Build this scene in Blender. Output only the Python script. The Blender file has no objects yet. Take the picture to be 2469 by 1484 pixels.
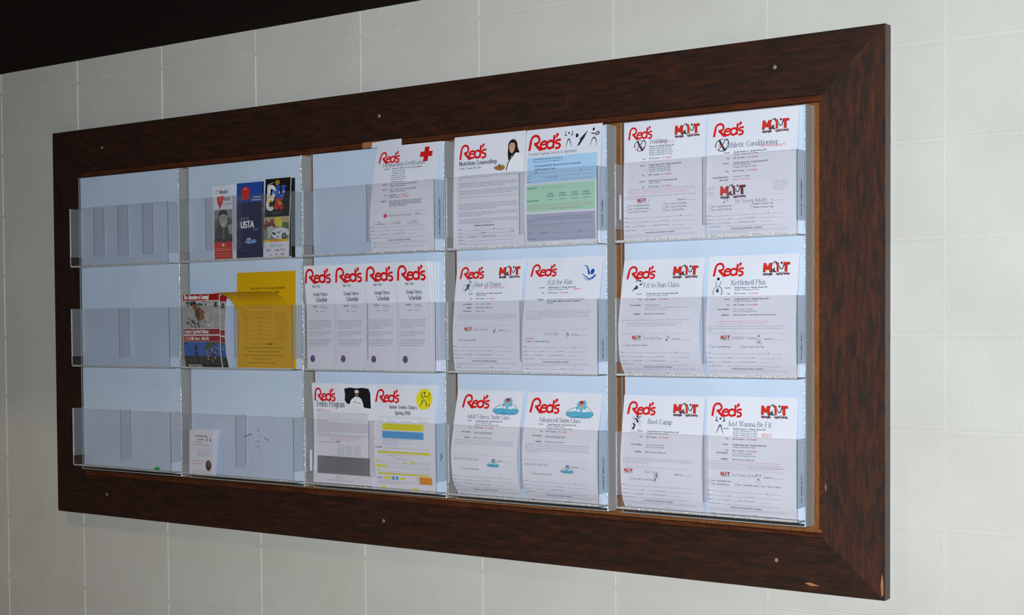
import bpy, bmesh, math, random
from mathutils import Vector, Matrix
random.seed(7)
scene = bpy.context.scene
COL = scene.collection
IN = 0.0254
FLOOR = 91.0                      # inches from the floor up to the measuring line on the wall


def W(X, Y, Z):
    """inches along the wall, out from the wall, above the measuring line -> metres"""
    return Vector((X * IN, -Y * IN, (Z + FLOOR) * IN))


# ------------------------------------------------------------------ camera
def make_camera():
    cam = bpy.data.cameras.new('camera')
    cam.sensor_width = 36.0
    cam.lens = 3600.73 / 2469 * 36.0
    cam.shift_y = (894.99 - 742.0) / 2469
    cam.shift_x = -(1240.57 - 1234.5) / 2469
    cam.clip_start = 0.05
    o = bpy.data.objects.new('camera', cam)
    COL.objects.link(o)
    yaw, pitch, roll = 0.63740, -0.0294442, -0.0062683
    f = Vector((-math.sin(yaw), -math.cos(yaw), 0))
    r = Vector((math.cos(yaw), -math.sin(yaw), 0))
    up = Vector((0, 0, 1))
    f2 = f * math.cos(pitch) + up * math.sin(pitch)
    u2 = up * math.cos(pitch) - f * math.sin(pitch)
    r3 = r * math.cos(roll) + u2 * math.sin(roll)
    u3 = u2 * math.cos(roll) - r * math.sin(roll)

    def fl(v):
        return Vector((v.x, -v.y, v.z))
    r3, u3, f3 = fl(r3), fl(u3), fl(f2)
    m = Matrix(((r3.x, u3.x, -f3.x), (r3.y, u3.y, -f3.y), (r3.z, u3.z, -f3.z))).to_4x4()
    m.translation = W(172.355, 119.293, -31.119)
    o.matrix_world = m
    scene.camera = o


make_camera()

# ------------------------------------------------------------------ light and exposure
scene.view_settings.view_transform = 'Standard'
scene.view_settings.look = 'None'
scene.view_settings.gamma = 1.0
scene.view_settings.use_curve_mapping = False
scene.view_settings.exposure = 0.0
scene.cycles.transparent_max_bounces = 40
scene.cycles.max_bounces = 8

world = bpy.data.worlds.new('room_light')
scene.world = world
world.use_nodes = True
world.node_tree.nodes['Background'].inputs[0].default_value = (0.95, 0.97, 1.0, 1)
world.node_tree.nodes['Background'].inputs[1].default_value = 0.022


def area_light(name, loc, target, size, power, color, size_y=None):
    l = bpy.data.lights.new(name, 'AREA')
    l.shape = 'RECTANGLE' if size_y else 'DISK'
    l.size = size * IN
    if size_y:
        l.size_y = size_y * IN
    l.energy = power
    l.color = color
    o = bpy.data.objects.new(name, l)
    COL.objects.link(o)
    o.location = loc
    o.rotation_euler = (target - loc).to_track_quat('-Z', 'Y').to_euler()
    return o


area_light('camera_flash', W(172.6, 120.5, -27.0), W(78, 0, -30), 2.6, 119.0, (0.92, 0.985, 1.0))
area_light('room_lamp', W(-40, 130, 150), W(60, 0, -30), 14, 40.0, (1.0, 0.66, 0.36))

# ------------------------------------------------------------------ materials


def new_mat(name):
    m = bpy.data.materials.new(name)
    m.use_nodes = True
    nt = m.node_tree
    for n in list(nt.nodes):
        nt.nodes.remove(n)
    out = nt.nodes.new('ShaderNodeOutputMaterial')
    return m, nt, out


def principled(name, color, rough=0.5, coat=0.0, spec=0.5):
    m, nt, out = new_mat(name)
    b = nt.nodes.new('ShaderNodeBsdfPrincipled')
    b.inputs['Base Color'].default_value = (*color, 1)
    b.inputs['Roughness'].default_value = rough
    b.inputs['Coat Weight'].default_value = coat
    b.inputs['Specular IOR Level'].default_value = spec
    nt.links.new(b.outputs[0], out.inputs[0])
    m.diffuse_color = (*color, 1)
    return m, nt, b


def node(nt, kind, **kw):
    n = nt.nodes.new(kind)
    for k, v in kw.items():
        n.inputs[k].default_value = v
    return n


def coords(nt, scale=(1, 1, 1)):
    g = nt.nodes.new('ShaderNodeNewGeometry')
    mp = nt.nodes.new('ShaderNodeMapping')
    mp.inputs['Scale'].default_value = scale
    nt.links.new(g.outputs['Position'], mp.inputs['Vector'])
    return mp.outputs[0]


def ramp(nt, src, stops):
    r = nt.nodes.new('ShaderNodeValToRGB')
    el = r.color_ramp.elements
    while len(el) < len(stops):
        el.new(0.5)
    for e, (p, c) in zip(el, stops):
        e.position = p
        e.color = (*c, 1)
    nt.links.new(src, r.inputs[0])
    return r.outputs[0]


def mat_block():
    m, nt, b = principled('painted_block', (0.60, 0.60, 0.57), 0.42)
    v = coords(nt)
    n1 = node(nt, 'ShaderNodeTexNoise', Scale=5.0, Detail=3.0)
    nt.links.new(v, n1.inputs['Vector'])
    c = ramp(nt, n1.outputs['Fac'], [(0.3, (0.635, 0.62, 0.575)), (0.7, (0.69, 0.675, 0.635))])
    nt.links.new(c, b.inputs['Base Color'])
    n2 = node(nt, 'ShaderNodeTexNoise', Scale=150.0, Detail=3.0, Roughness=0.6)
    nt.links.new(v, n2.inputs['Vector'])
    vo = node(nt, 'ShaderNodeTexVoronoi', Scale=110.0)
    nt.links.new(v, vo.inputs['Vector'])
    pits = nt.nodes.new('ShaderNodeMapRange')
    pits.inputs['From Min'].default_value = 0.05
    pits.inputs['From Max'].default_value = 0.28
    nt.links.new(vo.outputs['Distance'], pits.inputs['Value'])
    n3 = node(nt, 'ShaderNodeTexNoise', Scale=22.0, Detail=2.0)
    nt.links.new(v, n3.inputs['Vector'])
    a = nt.nodes.new('ShaderNodeMath'); a.operation = 'MULTIPLY_ADD'; a.inputs[1].default_value = 0.35
    nt.links.new(pits.outputs[0], a.inputs[0]); nt.links.new(n2.outputs['Fac'], a.inputs[2])
    a2 = nt.nodes.new('ShaderNodeMath'); a2.operation = 'MULTIPLY_ADD'; a2.inputs[1].default_value = 1.2
    nt.links.new(n3.outputs['Fac'], a2.inputs[0]); nt.links.new(a.outputs[0], a2.inputs[2])
    bu = node(nt, 'ShaderNodeBump', Strength=0.5, Distance=0.0011)
    nt.links.new(a2.outputs[0], bu.inputs['Height'])
    nt.links.new(bu.outputs[0], b.inputs['Normal'])
    return m


def mat_wood(name, dark, red, axis, rough=0.36, strength=1.0, coat=0.25, spec=0.5):
    """stained wood; axis = direction of the grain (0 along the wall, 2 up)"""
    m, nt, b = principled(name, dark, rough, coat, spec)
    sc = [55, 55, 55]
    sc[axis] = 9
    v = coords(nt, sc)
    n1 = node(nt, 'ShaderNodeTexNoise', Scale=1.6, Detail=6.0, Roughness=0.65, Distortion=0.5)
    nt.links.new(v, n1.inputs['Vector'])
    sc2 = [300, 300, 300]
    sc2[axis] = 40
    v2 = coords(nt, sc2)
    n2 = node(nt, 'ShaderNodeTexNoise', Scale=1.6, Detail=3.0)
    nt.links.new(v2, n2.inputs['Vector'])
    mid = tuple(a * 0.6 + c * 0.4 for a, c in zip(dark, red))
    c = ramp(nt, n1.outputs['Fac'], [(0.40, dark), (0.62, mid), (0.80, red)])
    mx = nt.nodes.new('ShaderNodeMix'); mx.data_type = 'RGBA'; mx.blend_type = 'MULTIPLY'
    mx.inputs[0].default_value = 0.5 * strength
    c2 = ramp(nt, n2.outputs['Fac'], [(0.3, (0.55, 0.5, 0.5)), (0.62, (1.25, 1.2, 1.2))])
    nt.links.new(c, mx.inputs[6]); nt.links.new(c2, mx.inputs[7])
    nt.links.new(mx.outputs[2], b.inputs['Base Color'])
    bu = node(nt, 'ShaderNodeBump', Strength=0.25, Distance=0.0005)
    nt.links.new(n2.outputs['Fac'], bu.inputs['Height'])
    nt.links.new(bu.outputs[0], b.inputs['Normal'])
    return m


def mat_clear(name, haze=0.03, tint=(0.965, 0.975, 0.98), rough=0.03, gloss=1.0, bump=0.0, scale=400, hazecol=(0.8, 0.85, 0.9), bdist=0.0012):
    """clear cast acrylic: light passes straight through, the surface reflects by its angle"""
    m, nt, out = new_mat(name)
    tr = nt.nodes.new('ShaderNodeBsdfTransparent'); tr.inputs[0].default_value = (*tint, 1)
    gl = nt.nodes.new('ShaderNodeBsdfGlossy'); gl.inputs['Roughness'].default_value = rough
    di = nt.nodes.new('ShaderNodeBsdfDiffuse'); di.inputs[0].default_value = (*hazecol, 1)
    fr = nt.nodes.new('ShaderNodeLayerWeight'); fr.inputs['Blend'].default_value = 0.5
    pw = nt.nodes.new('ShaderNodeMath'); pw.operation = 'POWER'; pw.inputs[1].default_value = 5.0
    nt.links.new(fr.outputs['Facing'], pw.inputs[0])
    mu = nt.nodes.new('ShaderNodeMath'); mu.operation = 'MULTIPLY_ADD'
    mu.inputs[1].default_value = 0.9; mu.inputs[2].default_value = 0.04 * gloss
    mu.use_clamp = True
    nt.links.new(pw.outputs[0], mu.inputs[0])
    m1 = nt.nodes.new('ShaderNodeMixShader'); m1.inputs[0].default_value = haze
    nt.links.new(tr.outputs[0], m1.inputs[1]); nt.links.new(di.outputs[0], m1.inputs[2])
    m2 = nt.nodes.new('ShaderNodeMixShader')
    nt.links.new(mu.outputs[0], m2.inputs[0]); nt.links.new(m1.outputs[0], m2.inputs[1]); nt.links.new(gl.outputs[0], m2.inputs[2])
    nt.links.new(m2.outputs[0], out.inputs[0])
    if bump:
        n = node(nt, 'ShaderNodeTexNoise', Scale=scale, Detail=1.0)
        nt.links.new(coords(nt), n.inputs['Vector'])
        bu = node(nt, 'ShaderNodeBump', Strength=bump, Distance=bdist)
        nt.links.new(n.outputs['Fac'], bu.inputs['Height'])
        for s in (gl, fr):
            nt.links.new(bu.outputs[0], s.inputs['Normal'])
    return m


def mat_ink():
    m, nt, b = principled('printing_ink', (0.1, 0.1, 0.1), 0.55, spec=0.3)
    a = nt.nodes.new('ShaderNodeAttribute'); a.attribute_name = 'ink'
    nt.links.new(a.outputs['Color'], b.inputs['Base Color'])
    return m


def mat_paper(name, col, trans=0.0):
    m, nt, b = principled(name, col, 0.6, spec=0.25)
    n = node(nt, 'ShaderNodeTexNoise', Scale=9.0, Detail=2.0)
    nt.links.new(coords(nt), n.inputs['Vector'])
    c = ramp(nt, n.outputs['Fac'], [(0.35, tuple(x * 0.97 for x in col)), (0.65, tuple(min(1, x * 1.02) for x in col))])
    nt.links.new(c, b.inputs['Base Color'])
    if trans:
        out = [x for x in nt.nodes if x.type == 'OUTPUT_MATERIAL'][0]
        t = nt.nodes.new('ShaderNodeBsdfTranslucent')
        nt.links.new(c, t.inputs[0])
        mx = nt.nodes.new('ShaderNodeMixShader'); mx.inputs[0].default_value = trans
        nt.links.new(b.outputs[0], mx.inputs[1]); nt.links.new(t.outputs[0], mx.inputs[2])
        nt.links.new(mx.outputs[0], out.inputs[0])
    return m


M = {
    'block': mat_block(),
    'rail': mat_wood('stained_rail_wood', (0.0205, 0.0100, 0.0070), (0.085, 0.023, 0.009), 0, 0.46, 0.8, 0.12, 0.4),
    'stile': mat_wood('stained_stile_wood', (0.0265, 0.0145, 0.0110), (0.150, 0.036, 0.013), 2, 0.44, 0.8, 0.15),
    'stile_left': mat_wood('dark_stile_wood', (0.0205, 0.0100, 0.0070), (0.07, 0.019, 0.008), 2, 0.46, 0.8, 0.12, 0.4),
    'beam': mat_wood('stained_beam_wood', (0.010, 0.0040, 0.0030), (0.020, 0.007, 0.005), 0, 0.9, 1.0, 0.0, 0.05),
    'trim': mat_wood('reddish_trim_wood', (0.060, 0.017, 0.008), (0.17, 0.050, 0.018), 0, 0.75, 1.0, 0.0, 0.1),
    'backing': mat_wood('orange_backing_wood', (0.20, 0.075, 0.024), (0.34, 0.135, 0.045), 2, 0.75, 1.0, 0.0, 0.1),
    'bare': principled('worn_bare_wood', (0.45, 0.17, 0.07), 0.6)[0],
    'screw': principled('screw_metal', (0.27, 0.22, 0.19), 0.45)[0],
    'insert': mat_paper('white_insert_panel', (0.58, 0.69, 0.87)),
    'paper': mat_paper('white_paper', (0.78, 0.79, 0.90)),
    'yellow': mat_paper('golden_yellow_paper', (0.88, 0.52, 0.004), 0.22),
    'navy': mat_paper('navy_card', (0.012, 0.018, 0.075)),
    'black': mat_paper('black_card', (0.012, 0.011, 0.010)),
    'clear': mat_clear('clear_acrylic', 0.018, (0.982, 0.974, 0.978)),
    'film': mat_clear('side_acrylic', 0.085, gloss=1.3),
    'return': mat_clear('hazy_acrylic_return', 0.52, rough=0.25, gloss=0.5, hazecol=(0.60, 0.61, 0.62)),
    'edge': mat_clear('cut_acrylic_edge', 0.35, (0.6, 0.64, 0.7), 0.15, 3.0, 0.5, 500, (0.42, 0.44, 0.48)),
    'bend': mat_clear('bent_acrylic_glint', 0.55, (0.85, 0.88, 0.92), 0.20, 9.0, 1.0, 260, (0.86, 0.88, 0.9)),  # whitish haze paints edge highlights into the clear acrylic
    'sill_glint': mat_clear('rough_acrylic_glint', 0.88, (0.85, 0.88, 0.92), 0.30, 12.0, 1.0, 300, (0.97, 0.97, 0.98), 0.005),  # near-white colour stands in for flash sparkle on the acrylic
    'ink': mat_ink(),
}

# ------------------------------------------------------------------ mesh helpers


def link(o, parent=None):
    COL.objects.link(o)
    if parent is not None:
        o.parent = parent
    return o


def origin_of(parent):
    p = Vector((0, 0, 0))
    while parent is not None:
        p += parent.location
        parent = parent.parent
    return p


def mk(name, bm, mats, parent=None, origin=None, smooth=False):
    """bm is in world metres; origin = where a top-level thing has its base"""
    bmesh.ops.recalc_face_normals(bm, faces=bm.faces)
    base = origin_of(parent)
    loc = Vector((0, 0, 0)) if parent is not None else (origin or Vector((0, 0, 0)))
    bmesh.ops.translate(bm, verts=bm.verts, vec=-(base + loc))
    me = bpy.data.meshes.new(name)
    bm.to_mesh(me)
    bm.free()
    for m in (mats if isinstance(mats, (list, tuple)) else [mats]):
        me.materials.append(m)
    if smooth:
        for p in me.polygons:
            p.use_smooth = True
    o = bpy.data.objects.new(name, me)
    o.location = loc
    return link(o, parent)


def tag(o, label=None, cat=None, group=None, kind=None):
    if label: o['label'] = label
    if cat: o['category'] = cat
    if group: o['group'] = group
    if kind: o['kind'] = kind
    return o


def box(bm, x0, x1, y0, y1, z0, z1, mi=0, edge=None):
    """edge = material index for the four thin faces (the two largest faces keep mi)"""
    vs = [bm.verts.new(W(x, y, z)) for x in (x0, x1) for y in (y0, y1) for z in (z0, z1)]
    quads = [(0, 1, 3, 2), (4, 6, 7, 5), (0, 4, 5, 1), (2, 3, 7, 6), (0, 2, 6, 4), (1, 5, 7, 3)]
    dx, dy, dz = abs(x1 - x0), abs(y1 - y0), abs(z1 - z0)
    ar = [dy * dz] * 2 + [dx * dz] * 2 + [dx * dy] * 2
    big = max(ar)
    fs = []
    for q, a in zip(quads, ar):
        f = bm.faces.new([vs[i] for i in q])
        f.material_index = mi if (edge is None or a > big * 0.999) else edge
        fs.append(f)
    return fs


def prism(bm, pts, y0, y1, mi=0):
    """pts = (x, z) outline, extruded from y0 out to y1"""
    a = [bm.verts.new(W(x, y0, z)) for x, z in pts]
    b = [bm.verts.new(W(x, y1, z)) for x, z in pts]
    f = [bm.faces.new(a), bm.faces.new(b)]
    n = len(pts)
    for i in range(n):
        f.append(bm.faces.new((a[i], a[(i + 1) % n], b[(i + 1) % n], b[i])))
    for q in f:
        q.material_index = mi
    return f


def ribbon(bm, prof, x0, x1, thick, mi_of=lambda i: 0, mi_end=0, mi_left=0):
    """a bent sheet: prof = (y, z) centre line, extruded from x0 to x1"""
    n = len(prof)
    offs = []
    for i in range(n):
        a = prof[max(0, i - 1)]; b = prof[min(n - 1, i + 1)]
        dy, dz = b[0] - a[0], b[1] - a[1]
        L = math.hypot(dy, dz) or 1
        offs.append((dz / L * thick / 2, -dy / L * thick / 2))
    rows = []
    for x in (x0, x1):
        rows.append([[bm.verts.new(W(x, p[0] + s * o[0], p[1] + s * o[1])) for p, o in zip(prof, offs)] for s in (-1, 1)])
    for i in range(n - 1):
        for s in (0, 1):
            f = bm.faces.new((rows[0][s][i], rows[0][s][i + 1], rows[1][s][i + 1], rows[1][s][i]))
            f.material_index = mi_of(i)
        for r in rows:
            f = bm.faces.new((r[0][i], r[0][i + 1], r[1][i + 1], r[1][i]))
            f.material_index = mi_left if r is rows[0] else mi_end
    for i in (0, n - 1):
        f = bm.faces.new((rows[0][0][i], rows[0][1][i], rows[1][1][i], rows[1][0][i]))
        f.material_index = mi_end


def empty(name, loc):
    o = bpy.data.objects.new(name, None)
    o.empty_display_size = 0.05
    o.location = loc
    return link(o)


# ------------------------------------------------------------------ the setting
def make_wall():
    bm = bmesh.new()
    box(bm, -72, 210, -4, -0.085, -FLOOR, 48)
    wall = mk('wall_back', bm, M['block'])
    tag(wall, 'off-white painted wall of square-looking concrete blocks in straight joints', kind='structure')
    bm = bmesh.new()
    fs = box(bm, -7.83, 7.83, -0.3, 0.0, -3.89, 3.89)
    front = [e for e in bm.edges if all(abs(v.co.y) < 1e-6 for v in e.verts)]
    bmesh.ops.translate(bm, verts=bm.verts, vec=(0, 0, -FLOOR * IN))
    bmesh.ops.bevel(bm, geom=front, offset=0.09 * IN, segments=3, affect='EDGES')
    bmesh.ops.recalc_face_normals(bm, faces=bm.faces)
    me = bpy.data.meshes.new('concrete_block')
    bm.to_mesh(me); bm.free()
    me.materials.append(M['block'])
    for i in range(-2, 12):
        for j in range(-1, 9):
            x, z = 16 * i + 8, -8 * j - 4
            if 16 <= x - 8 and x + 8 <= 120 and -54 < z - 4 and z + 4 < -8:
                continue                      # wholly behind the notice board
            o = bpy.data.objects.new('concrete_block', me)
            o.location = W(x, random.uniform(-0.02, 0.012), z)
            o.rotation_euler = (random.uniform(-.0012, .0012), 0, random.uniform(-.0012, .0012))
            link(o, wall)
    # dark timber beam under the ceiling, tight against the blocks
    bm = bmesh.new()
    box(bm, -72, 210, -0.05, 30.0, 2.72, 40)
    tag(mk('ceiling', bm, M['beam']), 'dark stained timber soffit above the block wall', kind='structure')
    bm = bmesh.new()
    box(bm, -72, 210, -4, 220, -FLOOR - 2, -FLOOR)
    fl = principled('floor_tile', (0.30, 0.27, 0.23), 0.4)[0]
    tag(mk('floor', bm, fl), 'plain floor below the block wall', kind='structure')


make_wall()

# ------------------------------------------------------------------ notice board
BX0, BX1, BZ0, BZ1 = 12.16, 123.22, -54.20, -6.20        # outer edges
OX0, OX1, OZ0, OZ1 = 17.75, 117.62, -49.40, -11.50       # inner edges of the wide frame


def make_board():
    t = empty('notice_board', W((BX0 + BX1) / 2, 0, BZ0))
    tag(t, 'wide dark stained wooden frame board on the block wall holding the clear racks', 'notice board')

    def member(name, pts, mat):
        bm = bmesh.new()
        prism(bm, pts, 0.0, 1.25)
        es = []
        for e in bm.edges:
            a, b = e.verts
            def outer(v):
                x, z = v.co.x / IN, v.co.z / IN - FLOOR
                return min(abs(x - BX0), abs(x - BX1), abs(z - BZ0), abs(z - BZ1)) < 0.01
            fr = [abs(v.co.y / IN + 1.25) < 0.01 for v in (a, b)]
            if outer(a) and outer(b) and all(fr):
                same = abs(a.co.x - b.co.x) < 1e-5 or abs(a.co.z - b.co.z) < 1e-5
                if same:
                    es.append(e)
        bmesh.ops.bevel(bm, geom=es, offset=0.14 * IN, segments=3, affect='EDGES')
        return mk(name, bm, mat, t)
    g = 0.012
    member('frame_rail', [(BX0 + g, BZ1), (BX1 - g, BZ1), (OX1 - g, OZ1), (OX0 + g, OZ1)], M['rail'])
    member('frame_rail', [(BX0 + g, BZ0), (BX1 - g, BZ0), (OX1 - g, OZ0), (OX0 + g, OZ0)], M['rail'])
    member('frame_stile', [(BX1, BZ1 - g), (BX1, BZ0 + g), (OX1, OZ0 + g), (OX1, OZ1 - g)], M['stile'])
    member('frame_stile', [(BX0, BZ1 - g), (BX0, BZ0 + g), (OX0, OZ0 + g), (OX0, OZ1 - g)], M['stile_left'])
    # narrow reddish strip round the opening
    bm = bmesh.new(); box(bm, OX0, OX1, 0.48, 1.05, OZ1 - 0.55, OZ1 - .03)
    mk('trim_strip', bm, M['trim'], t)
    bm = bmesh.new(); prism(bm, [(OX0, OZ0 + .02), (OX1, OZ0 + .02), (OX1, OZ0 + .33), (OX0, OZ0 + .70)], 0.48, 1.05)
    mk('trim_strip', bm, M['trim'], t)
    for x0, x1 in ((OX0 + .02, OX0 + 0.38), (OX1 - 0.38, OX1 - .02)):
        bm = bmesh.new(); box(bm, x0, x1, 0.48, 1.0, OZ0 + .74, OZ1 - 0.57)
        mk('trim_strip', bm, M['trim'], t)
    bm = bmesh.new(); box(bm, OX0 + .02, OX1 - .02, 0.1, 0.46, OZ0 + .02, OZ1 - .02)
    tag(mk('backing_panel', bm, M['backing'], t), 'orange-brown plywood backing')
    for x, z in ((22.04, -8.75), (67.5, -8.9), (113.2, -8.75), (22.04, -51.53), (67.6, -51.52), (113.3, -51.65)):
        bm = bmesh.new()
        c = W(x, 1.25, z)
        for r0, r1, d0, d1 in ((0.0, 0.13, 0.03, 0.045), (0.13, 0.18, 0.045, 0.02), (0.18, 0.20, 0.02, -0.05)):
            for k in range(16):
                a0, a1 = k / 16 * 2 * math.pi, (k + 1) / 16 * 2 * math.pi
                P = [c + Vector((math.cos(a) * r * IN, -d * IN, math.sin(a) * r * IN)) for a, r, d in ((a0, r0, d0), (a0, r1, d1), (a1, r1, d1), (a1, r0, d0))]
                if r0 == 0: P = P[:3]
                bm.faces.new([bm.verts.new(p) for p in P])
        bmesh.ops.remove_doubles(bm, verts=bm.verts, dist=1e-6)
        mk('screw_head', bm, M['screw'], t, smooth=True)
    # chips in the stain
    for pts, y in (([(123.02, -51.9), (123.14, -52.6), (123.14, -53.7), (123.0, -53.9), (122.9, -53.0)], 1.245),
                   ([(117.95, -44.6), (118.03, -45.0), (117.98, -45.4), (117.9, -45.0)], 1.245),
                   ([(116.0, -53.4), (116.5, -53.3), (117.4, -53.55), (116.5, -53.6)], 1.245)):
        bm = bmesh.new(); prism(bm, pts, y, y + .02)
        tag(mk('stain_chip', bm, M['bare'], t), 'bare orange chip in the stain')
    bm = bmesh.new()
    prism(bm, [(64.9, -12.1), (65.0, -11.5), (66.0, -11.28), (68.1, -11.3), (68.1, -12.08)], 1.04, 1.09)
    tag(mk('worn_spot', bm, M['bare'], t), 'worn orange spot on the top strip')


make_board()
bm = bmesh.new()
prism(bm, [(66.3, -12.2), (66.35, -11.62), (70.45, -11.42), (70.45, -12.2)], 1.10, 1.13)
tag(mk('card_scrap', bm, M['paper'], origin=W(68.4, 1.1, -12.2)),
    'small blank white card strip stuck on the frame above the third rack', 'card')

# ------------------------------------------------------------------ lettering
def A(cx, cy, rx, ry, a0, a1):
    return ('a', cx, cy, rx, ry, a0, a1)


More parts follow.
